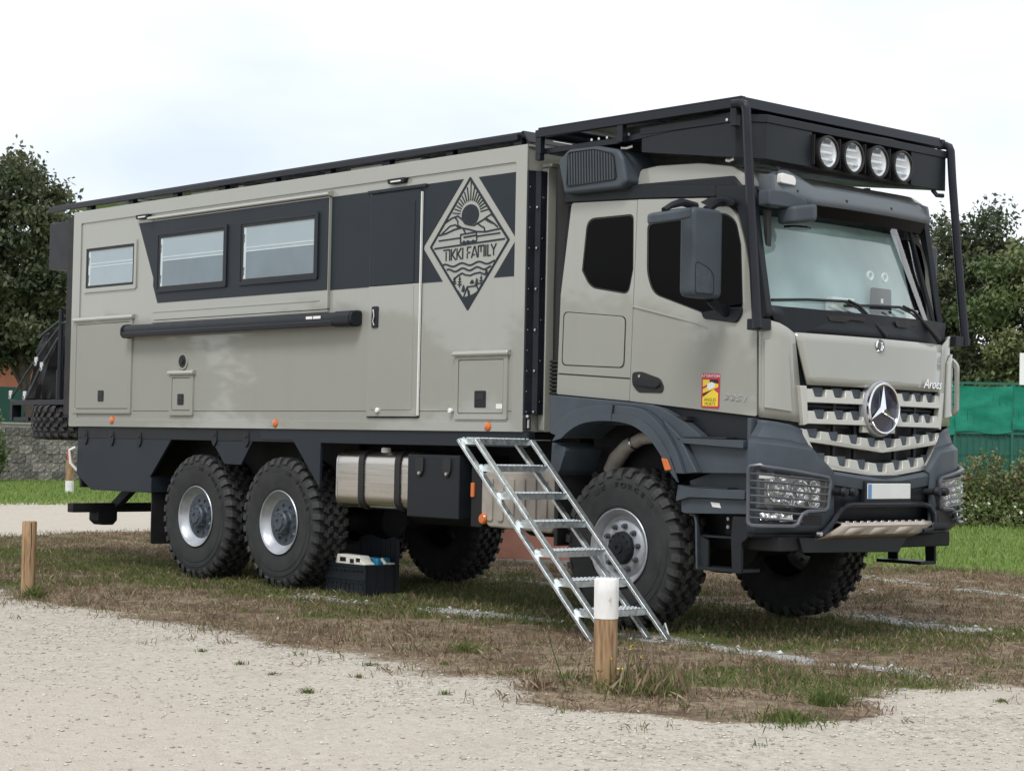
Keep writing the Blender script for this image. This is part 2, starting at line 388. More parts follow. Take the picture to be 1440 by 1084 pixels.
def ground_mat():
    m, t, p, o = newmat('ground')
    def att(n): a = N(t, 'ShaderNodeAttribute'); a.attribute_name = n; return a.outputs['Fac']
    fine = noise(t, 55, 6, 'Object', .7); mid = noise(t, 7, 6, 'Object', .65); big = noise(t, .6, 4, 'Object'); big2 = noise(t, 1.7, 6, 'Object', .7); peb = N(t, 'ShaderNodeTexVoronoi'); peb.inputs['Scale'].default_value = 75
    tcn = N(t, 'ShaderNodeTexCoord'); t.links.new(tcn.outputs['Object'], peb.inputs['Vector'])
    gcol = ramp(t, fine.outputs[0], [(.28, (.19, .163, .132)), (.46, (.43, .388, .33)), (.72, (.62, .575, .505))])
    gsand = ramp(t, mid.outputs[0], [(.3, (.38, .34, .285)), (.7, (.53, .485, .42))])
    gcol2 = mixc(t, .48, gcol.outputs[0], gsand.outputs[0])
    grain = noise(t, 19, 7, 'Object', .85)
    gg = ramp(t, grain.outputs[0], [(.36, (.17, .155, .13)), (.47, (.42, .39, .34)), (.58, (.62, .585, .525))])
    gcol2 = mixc(t, .7, gcol2, gg.outputs[0])
    hv = N(t, 'ShaderNodeSeparateColor'); t.links.new(peb.outputs['Color'], hv.inputs[0])
    pr = ramp(t, hv.outputs[0], [(0, (.76, .755, .75)), (1, (1.14, 1.13, 1.11))])
    gcol3 = mixc(t, .75, gcol2, pr.outputs[0], 'MULTIPLY')
    gcol3 = mixc(t, ramp(t, big.outputs[0], [(.40, (0, 0, 0)), (.62, (.55, .55, .55))]).outputs[0], gcol3, (.48, .44, .375))
    gcol3 = mixc(t, ramp(t, big2.outputs[0], [(.52, (0, 0, 0)), (.72, (.45, .45, .45))]).outputs[0], gcol3, (.29, .25, .20))
    fsand = mixc(t, .5, ramp(t, fine.outputs[0], [(.3, (.37, .325, .265)), (.7, (.60, .55, .47))]).outputs[0], gsand.outputs[0])
    ff = N(t, 'ShaderNodeMath', operation='MULTIPLY'); t.links.new(att('m_fine'), ff.inputs[0]); ff.inputs[1].default_value = .72
    gcol3 = mixc(t, ff.outputs[0], gcol3, fsand)
    dirt = ramp(t, fine.outputs[0], [(.28, (.055, .038, .026)), (.5, (.165, .120, .080)), (.72, (.32, .25, .175))])
    dirt2 = mixc(t, ramp(t, mid.outputs[0], [(.42, (0, 0, 0)), (.60, (.75, .75, .75))]).outputs[0], dirt.outputs[0], (.29, .235, .165))
    dirt2 = mixc(t, ramp(t, big2.outputs[0], [(.47, (0, 0, 0)), (.60, (.9, .9, .9))]).outputs[0], dirt2, (.085, .056, .038))
    clump = noise(t, 17, 5, 'Object', .75)
    dirt2 = mixc(t, ramp(t, clump.outputs[0], [(.52, (0, 0, 0)), (.66, (.7, .7, .7))]).outputs[0], dirt2, (.30, .235, .155))
    dirt2 = mixc(t, ramp(t, clump.outputs[0], [(.36, (.85, .85, .85)), (.46, (0, 0, 0))]).outputs[0], dirt2, (.07, .048, .034))
    grs = ramp(t, fine.outputs[0], [(.25, (.038, .048, .015)), (.5, (.085, .105, .030)), (.8, (.18, .185, .07))])
    lwn = ramp(t, mid.outputs[0], [(.3, (.085, .14, .03)), (.6, (.145, .215, .05)), (.8, (.21, .24, .08))])
    lnc = ramp(t, fine.outputs[0], [(.3, (.16, .155, .14)), (.5, (.33, .33, .31)), (.75, (.52, .52, .50))])
    def soft(a, nn, k):      # break the edge of a mask with noise
        s = N(t, 'ShaderNodeMath', operation='MULTIPLY_ADD'); t.links.new(nn, s.inputs[0]); s.inputs[1].default_value = k; 
        s2 = N(t, 'ShaderNodeMath', operation='ADD'); t.links.new(a, s2.inputs[0]); s.inputs[2].default_value = -k*.5; t.links.new(s.outputs[0], s2.inputs[1])
        return ramp(t, s2.outputs[0], [(.38, (0, 0, 0)), (.62, (1, 1, 1))]).outputs[0]
    mn = N(t, 'ShaderNodeMix', data_type='FLOAT'); mn.inputs[0].default_value = .5; t.links.new(fine.outputs[0], mn.inputs[2]); t.links.new(clump.outputs[0], mn.inputs[3]); mixn = mn.outputs[0]
    c = mixc(t, soft(att('m_patch'), fine.outputs[0], .9), dirt2, grs.outputs[0])
    c = mixc(t, soft(att('m_lawn'), mid.outputs[0], .6), c, lwn.outputs[0])
    c = mixc(t, soft(att('m_gravel'), mixn, 1.3), c, gcol3)
    c = mixc(t, soft(att('m_line'), fine.outputs[0], 1.2), c, lnc.outputs[0])
    t.links.new(c, p.inputs['Base Color']); p.inputs['Roughness'].default_value = .95; p.inputs['Specular IOR Level'].default_value = .2
    ad = N(t, 'ShaderNodeMath', operation='ADD'); t.links.new(grain.outputs[0], ad.inputs[0]); t.links.new(peb.outputs['Distance'], ad.inputs[1])
    bump(t, ad.outputs[0], p, .55, .02)
ground_mat()
gme = mesh_np('ground', np.stack([GX, GY, GZ], -1).reshape(-1, 3), F, 'ground')
for nm, a in (('m_gravel', mg), ('m_line', ml), ('m_lawn', mw), ('m_patch', mpch), ('m_fine', mfine)):
    at = gme.attributes.new(nm, 'FLOAT', 'POINT'); at.data.foreach_set('value', a.ravel().astype(np.float32))
gme.shade_smooth()
go = bpy.data.objects.new('ground', gme); C.objects.link(go); go['kind'] = 'structure'

# ------------------------------------------------------------------ the truck
T = thing('expedition_truck', 'beige and anthracite six wheel expedition camper truck parked on dry grass', 'truck', (-2.2, 1.25, 0))
def part(name, m, mb, bevel=0., parent=None, **kw): return mb.obj(name, m, parent or T, bevel, **kw)
def B(*a): return MB().box(*a)
MIR = lambda y, s: y if s == 0 else 2.5-y
MIRB = lambda y, s: y if s == 0 else 2.425-y

# ---- living box
body = part('camper_body', 'paint_beige', B(-7.25, 0, .012, 2.488, 1.50, 3.815), .004)
for s in (0, 1):
    q = (lambda y: y) if s == 0 else (lambda y: 2.5-y)
    y0, y1 = sorted((q(-.002), q(.013)))
    part('corner_trim', 'paint_beige', MB().prism(rect(-7.262, .012, 1.498, 3.832), 'y', y0, y1, [rect(-7.10, -.12, 1.66, 3.70, .02)] if s else [rect(-7.10, -.12, 1.575, 3.70, .015)]), .003)
part('roof_edge', 'paint_beige', B(-7.262, .012, .0, 2.5, 3.8155, 3.834), .003)
SLX0, SLX1, SLZ0, SLZ1 = -5.58, -2.61, 2.595, 3.625
part('window_panel', 'paint_beige', MB().prism(rect(SLX0, SLX1, SLZ0, SLZ1, .012), 'y', -.020, .0125), .003)
part('panel_ledge', 'paint_beige', B(SLX0+.01, SLX1-.12, -.026, -.0195, 2.672, 2.684), .002)
# dark stripe, in pieces as it crosses the panel, the door and the diamond
zt, zb = 3.62, 2.768
diag = lambda z: -5.933+(3.618-z)/(3.618-2.778)*.441
def stripe(poly, y): part('dark_stripe', 'paint_dark', MB().prism(poly, 'y', y-.003, y+.001))
stripe([(diag(zt), zt), (SLX0-.002, zt), (SLX0-.002, 2.946)], .011)
stripe([(SLX0+.004, SLZ1-.012), (SLX1-.006, SLZ1-.012), (SLX1-.006, zb), (diag(zb), zb), (SLX0+.004, 2.946)], -.0205)
stripe([(SLX1+.003, zt), (-2.045, zt), (-2.045, zb), (SLX1+.003, zb)], .011)
stripe([(-1.298, zt), (-.784, zt), (-1.285, 3.085), (-1.285, 3.055), (-1.031, zb), (-1.298, zb)], .011)
stripe([(-.591, zt), (-.124, zt), (-.124, 3.085)], .011)
stripe([(-.377, zb), (-.124, zb), (-.124, 3.055)], .011)
# diamond emblem: mountains, sun, truck, name, waves, camp
emb = MB(); EY0, EY1 = .0065, .0125
CX, CZ, HWd, HHt = -.70, 3.070, .4935, .5495
def ep(u, v): return (CX+u*HWd, CZ+v*HHt)          # emblem coordinates in [-1, 1]
def estroke(pts, wd=.016):
    P = [Vector(ep(*p)) for p in pts]
    for i in range(len(P)-1):
        a, b = P[i], P[i+1]; d = (b-a)
        if d.length < 1e-6: continue
        d.normalize(); n = Vector((-d.y, d.x))*wd/2; a = a-d*wd*.25; b = b+d*wd*.25
        emb.prism([(a+n)[:], (b+n)[:], (b-n)[:], (a-n)[:]], 'y', EY0+random.uniform(0, .001), EY1)
def efill(pts): emb.prism([ep(*p) for p in pts], 'y', EY0, EY1)
def arc(cx, cy, rx, ry, a0, a1, n=10): return [(cx+rx*math.cos(R(a0+(a1-a0)*k/n)), cy+ry*math.sin(R(a0+(a1-a0)*k/n))) for k in range(n+1)]
estroke([(0, 1), (1, 0), (0, -1), (-1, 0), (0, 1)], .020)
estroke([(0, 1), (1, 0)], .02)
efill([(-.30, -.70), (-.10, -.83), (.06, -.82), (.20, -.76), (.30, -.70), (0, -1)][0:0] or [(-.17, -.83), (.0, -.80), (.24, -.76), (0, -1)])
efill(arc(.02, .435, .22, .165, -55, 235, 20)+[(-.02, .28)])      # the sun
for k in range(17):
    a = R(8+k*10.2); r0 = .20; c_, s_ = math.cos(a), math.sin(a)
    if abs(c_)*.27+abs(.44+s_*.22) > .93: continue
    # ray out to the diamond edge
    tt = (1-.44)/(abs(c_)*1.25+s_) if s_ > 0 else .3
    tt = min(tt, (1-.02-.44)/(abs(c_*1.25)+max(s_, .02))) * .95
    if tt > .26: estroke([(.02+c_*.27, .44+s_*.22), (.02+c_*1.25*tt, .44+s_*tt)], .010)
estroke([(-.62, .36), (-.45, .42), (-.30, .44), (-.15, .36), (-.02, .29), (.12, .27), (.25, .31), (.42, .36), (.62, .27), (.72, .21)], .013)
estroke([(-.38, .43), (-.30, .36), (-.30, .30), (-.16, .24), (-.10, .17)], .012)
estroke([(.20, .30), (.30, .25), (.38, .22), (.40, .17)], .012); estroke([(.42, .37), (.55, .41), (.63, .36)], .011); estroke([(.38, .36), (.48, .31), (.60, .27)], .011)
estroke([(-.78, .17), (-.60, .19), (-.40, .235), (-.22, .255), (-.02, .22), (.2, .17), (.42, .155), (.62, .17), (.80, .18)], .014)
estroke([(-.72, .19), (-.50, .30), (-.36, .31), (-.26, .245)], .011)
estroke([(-.79, .085), (-.24, .10)], .012); estroke([(.20, .10), (.78, .115)], .012); estroke([(-.90, -.03), (.90, .02)], .014)
estroke([(-.22, .15), (.18, .165), (.20, .06), (.19, .03), (-.22, .02), (-.22, .15)], .012); efill([(-.14, .115), (.18, .13), (.18, .105), (-.14, .09)])
for wx in (-.13, -.03, .11): efill(arc(wx, .02, .035, .035, 0, 360, 8)[:-1])
# stencil lettering
GL = {'T': [[(0, 1), (.9, 1)], [(.45, .8), (.45, 0)]], 'I': [[(.1, 1), (.1, 0)]], 'K': [[(.08, 1), (.08, 0)], [(.75, 1), (.22, .5), (.8, 0)]],
      'F': [[(.7, 1), (.1, 1), (.1, .65)], [(.1, .4), (.1, 0)], [(.2, .5), (.55, .5)]], 'A': [[(.0, 0), (.45, 1), (.55, 1), (.95, 0)], [(.25, .25), (.5, .25)]],
      'M': [[(.05, 0), (.05, 1), (.5, 1), (.5, .45)], [(.5, 1), (1., 1), (1., 0)]], 'L': [[(.1, 1), (.1, 0), (.55, 0)]], 'Y': [[(0, 1), (.4, .5), (.8, 1)], [(.4, .5), (.4, 0)]]}
adv = {'T': .95, 'I': .32, 'K': .95, 'F': .82, 'A': 1.05, 'M': 1.2, 'L': .65, 'Y': .85, ' ': .45}
tw = sum(adv[c] for c in 'TIKKI FAMILY'); cx_ = 0.
for ch in 'TIKKI FAMILY':
    for st in GL.get(ch, []):
        estroke([(-.66+(cx_+p[0])/tw*1.36, -.235+p[1]*.165+.03*((cx_+p[0])/tw)) for p in st], .0115)
    cx_ += adv[ch]
for v0, h in ((-.31, .66), (-.39, .56)):
    estroke([(-h+2*h*k/28, v0+.022*math.sin(k/28*math.pi*6+1)) for k in range(29)], .014)
estroke([(-.38, -.53), (-.25, -.47), (-.16, -.445), (-.08, -.475), (.05, -.49), (.16, -.465), (.30, -.455), (.40, -.485)], .013)
for px_, pb, ph in ((-.36, -.63, .13), (-.22, -.66, .17), (-.12, -.74, .11), (.33, -.66, .16), (.22, -.66, .12), (.10, -.62, .06), (.46, -.52, .11)):
    estroke([(px_, pb), (px_, pb+ph)], .008)
    for j in range(3): estroke([(px_-.045+.012*j, pb+ph*(.25+.25*j)), (px_+.045-.012*j, pb+ph*(.25+.25*j))], .011)
estroke([(-.12, -.83), (-.02, -.66), (.03, -.83)], .012); estroke([(-.02, -.66), (.22, -.655), (.28, -.735), (.10, -.80)], .012); estroke([(.02, -.72), (.05, -.82)], .012); estroke([(-.26, -.72), (-.15, -.82)], .014)
part('diamond_emblem', 'paint_dark', emb)['label'] = 'diamond emblem with sun, mountains, a small truck and TIKKI FAMILY'

def window(x0, x1, z0, z1, yf, fm, rimb):
    fr = part('window', fm, MB().prism(rect(x0-rimb, x1+rimb, z0-rimb, z1+rimb, .02), 'y', yf-.016, yf+.004, [rect(x0, x1, z0, z1, .012)]), .004)
    part('seal', 'rubber_black', MB().prism(rect(x0, x1, z0, z1, .012), 'y', yf-.010, yf+.002, [rect(x0+.03, x1-.03, z0+.028, z1-.028, .01)]), .003, fr)
    part('pane', 'glass_pane', MB().grid([[(x, yf-.007, z) for x in (x0+.028, x1-.028)] for z in (z0+.026, z1-.026)]), 0, fr)
    zm = z0+(z1-z0)*.52
    part('blind', 'blind', B(x0+.075, x1-.03, yf-.0012, yf+.0005, zm, z1-.028), 0, fr)
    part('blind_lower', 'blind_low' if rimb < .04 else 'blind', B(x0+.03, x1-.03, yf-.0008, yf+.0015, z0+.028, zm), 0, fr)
    for dz in (0, .035): part('blind_rail', 'white_plastic', B(x0+.075, x1-.03, yf-.0035, yf-.0015, zm+dz, zm+dz+.010), 0, fr)
    part('side_channel', 'white_plastic', B(x0+.04, x0+.075, yf-.003, yf-.0014, z0+.03, z1-.03), 0, fr)
    for zz in (z0+.10, z1-.14): part('catch', 'plastic_dark', MB().prism(fillet([(x0+.03, zz-.05), (x0+.055, zz-.03), (x0+.05, zz), (x0+.06, zz+.04), (x0+.03, zz+.05)], .01), 'y', yf-.0052, yf-.0036), 0, fr)
window(-6.975, -5.995, 2.985, 3.415, .0115, 'paint_beige', .045)
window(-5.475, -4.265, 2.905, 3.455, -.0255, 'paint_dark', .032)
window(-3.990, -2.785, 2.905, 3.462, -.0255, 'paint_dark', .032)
# gutter above the window panel
part('rain_gutter', 'paint_beige', MB().prism([(.012, 3.628), (-.045, 3.628), (-.055, 3.640), (-.045, 3.660), (-.02, 3.672), (.012, 3.680)], 'x', -5.68, -2.60), .002)
# entrance door
DX0, DX1, DZ0, DZ1 = -2.028, -1.305, 1.607, 3.590
part('door_surround', 'rubber_black', MB().prism(rect(DX0-.006, DX1+.004, DZ0-.002, DZ1+.004, .02), 'y', .008, .0122))
dr = part('entrance_door', 'paint_beige', MB().prism(rect(DX0+.010, DX1-.014, DZ0+.012, zb, .012), 'y', -.010, .0118), .004)
part('upper_leaf', 'paint_dark', MB().prism(rect(DX0+.010, DX1-.014, zb+.0015, DZ1-.012, .012), 'y', -.010, .0118), .004, dr)
part('raised_panel', 'paint_dark', MB().prism(rect(DX0+.075, DX1-.085, zb+.004, DZ1-.10, .015), 'y', -.015, -.0095), .003, dr)
part('raised_panel', 'paint_beige', MB().prism(rect(DX0+.075, DX1-.085, DZ0+.07, zb-.002, .015), 'y', -.0145, -.0095), .003, dr)
part('frame_head', 'paint_dark', B(DX0-.035, DX1+.05, -.012, .0112, DZ1+.005, DZ1+.034), .004, dr)
part('hinge_strip', 'white_plastic', B(DX1-.011, DX1-.001, -.012, .0115, DZ0+.02, DZ1-.03), .002, dr)
hd = part('door_handle', 'plastic_dark', MB().prism(rect(-1.952, -1.862, 2.40, 2.59, .02), 'y', -.026, -.0095), .005, dr)
part('door_handle', 'steel', MB().tube([(-1.92, -.030, 2.56), (-1.905, -.034, 2.50), (-1.92, -.034, 2.46), (-1.905, -.030, 2.42)], .008, 6), 0, dr)
def stopper(x, z): part('door_stop', 'white_plastic', MB().lathe([(0, 0), (.020, 0), (.023, -.008), (.023, -.03), (.016, -.036), (0, -.036)], 14, 'y', (x, .0, z)))
stopper(-1.845, 1.672); stopper(-.86, 1.668)
# lockers
def locker(x0, x1, z0, z1, lx, lz, ls=.055, gutter=True):
    d = part('locker_door', 'paint_beige', MB().prism(rect(x0, x1, z0, z1, .012), 'y', -.010, .0125, [rect(x0+.045, x1-.045, z0+.045, z1-.035, .012)]), .003)
    part('leaf', 'paint_beige', MB().prism(rect(x0+.053, x1-.053, z0+.053, z1-.043, .012), 'y', -.007, .0115), .003, d)
    l = part('latch', 'plastic_dark', MB().prism(rect(lx-ls, lx+ls, lz-ls, lz+ls, .012), 'y', -.014, -.0065), .003, d)
    part('latch', 'rubber_black', B(lx-ls*.65, lx+ls*.65, -.018, -.0135, lz-ls*.1, lz+ls*.6), .003, d)
    if gutter: part('gutter', 'paint_beige', MB().prism([(.012, z1-.005), (-.030, z1-.005), (-.036, z1+.012), (-.022, z1+.036), (.012, z1+.042)], 'x', x0-.015, x1+.02), .004, d)
locker(-7.175, -5.99, 1.640, 2.635, -6.585, 1.825, .058)
locker(-5.245, -4.815, 1.622, 2.035, -5.03, 1.782, .055)
locker(-.828, -.172, 1.598, 2.130, -.497, 1.765, .07)
part('maker_label', 'white_plastic', B(-.30, -.225, -.0095, -.0075, 1.685, 1.725))
prt = part('filler_port', 'paint_beige', MB().lathe([(.0, -.004), (.085, -.004), (.088, .004), (.088, .012)], 24, 'y', (-5.02, 0, 2.165)))
part('cap', 'plastic_dark', MB().lathe([(0, -.022), (.03, -.022), (.034, -.012), (.06, -.012), (.064, -.0035)], 24, 'y', (-5.02, 0, 2.165)), 0, prt)
for x, z in ((-6.352, 1.568), (-3.401, 1.550), (-.402, 1.540)):
    part('marker_lamp', 'orange_lens', MB().lathe([(0, -.020), (.022, -.018), (.036, -.010), (.040, .0), (.040, .012)], 18, 'y', (x, -.002, z)))
for x in (-5.815, -1.64):
    lm = part('awning_light', 'plastic_dark', MB().prism(fillet([(x-.11, 3.655), (x+.11, 3.655), (x+.125, 3.70), (x-.125, 3.70)], .015), 'y', -.035, .012), .004)
    part('lens', 'white_plastic', B(x-.07, x+.07, -.037, -.034, 3.668, 3.680), 0, lm)
part('seam', 'rubber_black', B(-5.97, -.13, .0100, .0123, 1.664, 1.668))
# awning
aw = part('awning', 'plastic_dark', MB().prism(fillet([(.008, 2.435), (-.085, 2.432), (-.115, 2.455), (-.115, 2.515), (-.09, 2.55), (.008, 2.562)], .02), 'x', -6.005, -2.40), .003)
part('front_profile', 'rack_black', MB().prism(fillet([(-.080, 2.425), (-.122, 2.428), (-.128, 2.475), (-.112, 2.482), (-.108, 2.445)], .008), 'x', -6.0, -2.402), .002, aw)
part('end_cap', 'plastic_dark', MB().prism(fillet([(.008, 2.420), (-.10, 2.418), (-.128, 2.45), (-.128, 2.525), (-.095, 2.558), (.008, 2.570)], .03), 'x', -2.400, -2.155), .006, aw)
part('end_cap', 'plastic_dark', MB().prism(fillet([(.008, 2.428), (-.09, 2.425), (-.122, 2.455), (-.122, 2.525), (-.095, 2.553), (.008, 2.565)], .03), 'x', -2.156, -2.125), .012, aw)
part('end_cap', 'plastic_dark', MB().prism(fillet([(.008, 2.420), (-.10, 2.418), (-.128, 2.45), (-.128, 2.525), (-.095, 2.558), (.008, 2.570)], .03), 'x', -6.03, -6.004), .006, aw)
part('wall_rail', 'paint_beige', B(-5.62, -2.62, -.012, .0118, 2.568, 2.592), .002, aw)
for x0, x1 in ((-2.80, -2.705), (-2.69, -2.58)): part('lettering', 'white_plastic', MB().prism([(x0, 2.50), (x1, 2.50), (x1, 2.525), (x0, 2.525)], 'y', -.1175, -.114), 0, aw)

# ---- roof of the box: solar panels on a frame
sr = part('solar_frame', 'rack_black', B(-7.86, -.10, .055, .105, 3.905, 3.955), .004)
part('deflector', 'rack_black', MB().prism([(-.10, 3.962), (-.03, 3.865), (-.045, 3.862), (-.13, 3.958)], 'y', .055, 2.445), .002, sr)
part('side_rail', 'rack_black', B(-7.86, -.14, .020, .054, 3.885, 3.935), .004, sr)
part('side_rail', 'rack_black', B(-7.86, -.10, 2.395, 2.445, 3.905, 3.955), .004, sr)
for k in range(9):
    x = -7.1+k*.86; part('foot', 'rack_black', B(x, x+.09, .06, .12, 3.834, 3.906), .003, sr)
for x, l in ((-6.3, .12), (-5.15, .5), (-4.3, .08), (-2.5, .45), (-1.92, .42)):
    part('roof_bracket', 'white_plastic', B(x, x+l, .13, .19, 3.834, 3.884), .003, sr)
for k in range(5):
    part('solar_panel', 'solar_blue', B(-7.83+k*1.54, -7.83+k*1.54+1.50, .106, 2.39, 3.935, 3.962), .003)
part('roof_vent', 'white_plastic', MB().prism(fillet([(-.42, 3.834), (-.05, 3.834), (-.06, 3.93), (-.40, 3.95)], .02), 'y', .35, .8), .006)

# ---- black strip and flap between box and cab
fs_ = part('front_strip', 'rack_black', MB().prism([(.013, .0), (.03, .0), (.045, .07), (.075, .10), (.075, .17), (.013, .17)], 'z', 1.64, 3.62), .003)
for k in range(24):
    z = 1.66+k*.083
    if k % 2 == 0: part('rivet', 'steel', MB().lathe([(0, .037), (.006, .036), (.009, .030)], 8, 'x', (.0, .022, z)), 0, fs_)
    if k % 4 in (0, 1): part('rivet', 'steel', MB().lathe([(0, .080), (.009, .078), (.013, .066)], 8, 'x', (.0, .07+.06*(k % 4), z)), 0, fs_)
part('front_panel', 'paint_beige', MB().prism(fillet([(.17, 1.50), (2.33, 1.50), (2.33, 3.66), (.17, 3.66)], .03), 'x', .012, .085), .008)
part('flap_lip', 'paint_beige', B(.012, .125, .17, 2.33, 3.660, 3.69), .006)
cl = part('corner_clamp', 'steel', MB().tube([(.05, .03, 1.53), (.05, .03, 1.60), (.06, .0, 1.625), (.10, -.03, 1.625)], .011, 8))
part('clamp_base', 'black', B(.014, .05, .0, .06, 1.52, 1.62), .004, cl)

# ---- chassis, skirts and what hangs under the box
part('subframe_rail', 'plastic_dark', B(-7.10, .06, .025, .10, 1.375, 1.4975), .004)
for y in (.80, 1.55): part('chassis_rail', 'chassis', B(-7.5, 2.45, y, y+.12, .92, 1.22), .006)
part('subframe', 'chassis', B(-7.0, .05, .62, 1.88, 1.22, 1.495))
def skirt(poly, latches, y=.03):
    o = part('skirt_panel', 'plastic_anthracite' if False else 'paint_dark', MB().prism(poly, 'y', y, y+.03), .004)
    for (x, z) in latches:
        part('latch', 'plastic_dark', MB().prism(fillet([(x-.045, z+.07), (x+.045, z+.07), (x+.045, z-.04), (x, z-.095), (x-.045, z-.04)], .025), 'y', y-.014, y+.002), .004, o)
        part('latch_key', 'rubber_black', MB().lathe([(0, -.022), (.016, -.022), (.02, -.013)], 10, 'y', (x, y, z+.025)), 0, o)
skirt([(-7.10, 1.50), (-7.12, .985), (-6.80, .82), (-5.63, .826), (-5.632, .985), (-5.12, 1.50)], [(-6.936, 1.385), (-6.393, 1.38), (-5.847, 1.376)])
part('skirt_flange', 'paint_dark', B(-5.635, -5.60, .03, .5, .83, .985), .004)
skirt([(-5.115, 1.4985), (-4.58, 1.44), (-4.28, 1.150), (-4.0, 1.147), (-3.712, 1.4985)], [(-4.456, 1.405), (-3.909, 1.40)])
skirt([(-3.705, 1.4985), (-3.65, 1.395), (-3.144, 1.392), (-2.722, .965), (-2.716, 1.374), (.05, 1.374), (.05, 1.4985)], [], .020)
part('wheel_arch_liner', 'chassis', B(-5.60, -2.72, .47, .50, .95, 1.45))
part('rear_valance', 'chassis', B(-7.10, -7.06, .06, 2.44, .84, 1.495))
part('skirt_panel', 'paint_dark', MB().prism([(-7.10, 1.50), (-7.12, .985), (-6.80, .82), (-5.63, .826), (-5.12, 1.50)], 'y', 2.44, 2.47), .004)
part('skirt_panel', 'paint_dark', B(-2.7, .05, 2.44, 2.47, 1.30, 1.4985), .004)
for y in (.07, 1.98): part('mudflap', 'rubber_black', MB().prism(rect(y, y+.45, .30, 1.0, .03), 'x', -5.66, -5.645), .003)
part('underrun_bar', 'chassis', B(-7.35, -7.23, .06, 2.44, .56, .66), .01)
for y in (.62, 1.72): part('underrun_strut', 'chassis', MB().bar((-6.75, y, .95), (-7.29, y, .62), .08, .10), .005)
part('tow_hitch', 'chassis', MB().prism(fillet([(.36, .57), (.60, .57), (.60, .47), (.55, .42), (.42, .42), (.36, .47)], .01), 'x', -7.40, -7.20), .01)
lampb = part('side_marker_arm', 'white_plastic', MB().tube([(-7.16, .06, 1.02), (-7.20, .0, 1.10), (-7.21, -.01, 1.24), (-7.17, .04, 1.27)], .016, 8))
part('lamp', 'red_lens', B(-7.24, -7.215, -.02, .02, 1.14, 1.24), .004, lampb)
# fuel tank
tk = MB().prism(fillet([(.10, .80), (.64, .80), (.64, 1.31), (.10, 1.31)], .12, 6), 'x', -2.575, -1.50)
tank = part('fuel_tank', 'tank_steel', tk, .012)
for x in (-2.20, -1.685): part('strap', 'rubber_black', MB().prism(fillet([(.086, .786), (.655, .786), (.655, 1.326), (.086, 1.326)], .125, 6), 'x', x-.035, x+.035, [fillet([(.099, .799), (.641, .799), (.641, 1.311), (.099, 1.311)], .12, 6)]), 0, tank)
part('filler_cap', 'white_plastic', MB().lathe([(0, 1.345), (.04, 1.345), (.045, 1.335), (.045, 1.30)], 16, 'z', (-1.93, .16, 0)), 0, tank)
for x in (-2.56, -1.53): part('tank_rim', 'steel', MB().prism(fillet([(.094, .794), (.646, .794), (.646, 1.316), (.094, 1.316)], .122, 6), 'x', x-.008, x+.008, [fillet([(.101, .801), (.639, .801), (.639, 1.309), (.101, 1.309)], .118, 6)]), 0, tank)
tb = part('tool_box', 'plastic_dark', B(-1.495, -.81, .05, .62, .755, 1.295), .01)
for x in (-1.32, -.96):
    part('latch', 'rubber_black', MB().prism(fillet([(x-.05, 1.27), (x+.05, 1.27), (x+.05, 1.15), (x, 1.09), (x-.05, 1.15)], .03), 'y', .034, .052), .004, tb)
    part('latch_key', 'steel', MB().lathe([(0, .026), (.014, .026), (.018, .035)], 10, 'y', (x, 0, 1.135)), 0, tb)
# ribbed service tank and side reflectors behind the stairs
sv = part('service_tank', 'grey_plastic', MB().prism(fillet([(-.55, .80), (-.46, .71), (.30, .69), (.34, .74), (.34, 1.16), (.28, 1.19), (-.50, 1.17), (-.55, 1.12)], .03), 'y', .07, .60), .02)
for k in range(6): part('rib', 'grey_plastic', MB().prism(rect(-.46+k*.13, -.395+k*.13, .76, 1.12, .02), 'y', .055, .072), .008, sv)
part('bracket', 'chassis', B(-.70, -.555, .09, .55, .70, 1.2), .01, sv)
part('reflector', 'orange_lens', MB().prism(rect(-.69, -.65, .95, 1.07, .01), 'y', .075, .092), .003, sv)
part('reflector', 'orange_lens', MB().lathe([(0, .035), (.035, .037), (.045, .05), (.045, .072)], 16, 'y', (-.505, 0, .775)), 0, sv)
part('gearbox', 'chassis', MB().prism(fillet([(.6, .62), (1.9, .62), (1.95, 1.1), (.55, 1.1)], .1), 'x', -.6, 1.9), .03)
part('air_tank', 'chassis', MB().cyl((-2.4, .95, .78), (-1.2, .95, .78), .14, n=20), .01)
part('silencer', 'chassis', B(-1.6, -.2, 1.7, 2.4, .72, 1.3), .05)
part('engine_underside', 'chassis', MB().prism(fillet([(.7, .78), (1.8, .78), (1.9, 1.5), (.6, 1.5)], .1), 'x', .2, 2.3), .03)
AX = (-4.833, -3.415, 1.051)
for x in AX:
    ax_ = part('axle', 'chassis', MB().cyl((x, .42, .6175), (x, 2.08, .6175), .10, n=16))
    part('differential', 'chassis', MB().lathe([(.0, -.26), (.16, -.22), (.23, -.08), (.23, .08), (.16, .22), (0, .26)], 20, 'x', (x, 1.3, .6175)), 0, ax_)
    for y in (.62, 1.80): part('leaf_spring', 'chassis', MB().prism([(x-.62, .98), (x-.3, .80), (x+.3, .80), (x+.62, .98), (x+.3, .87), (x-.3, .87)], 'y', y, y+.09), 0, ax_)

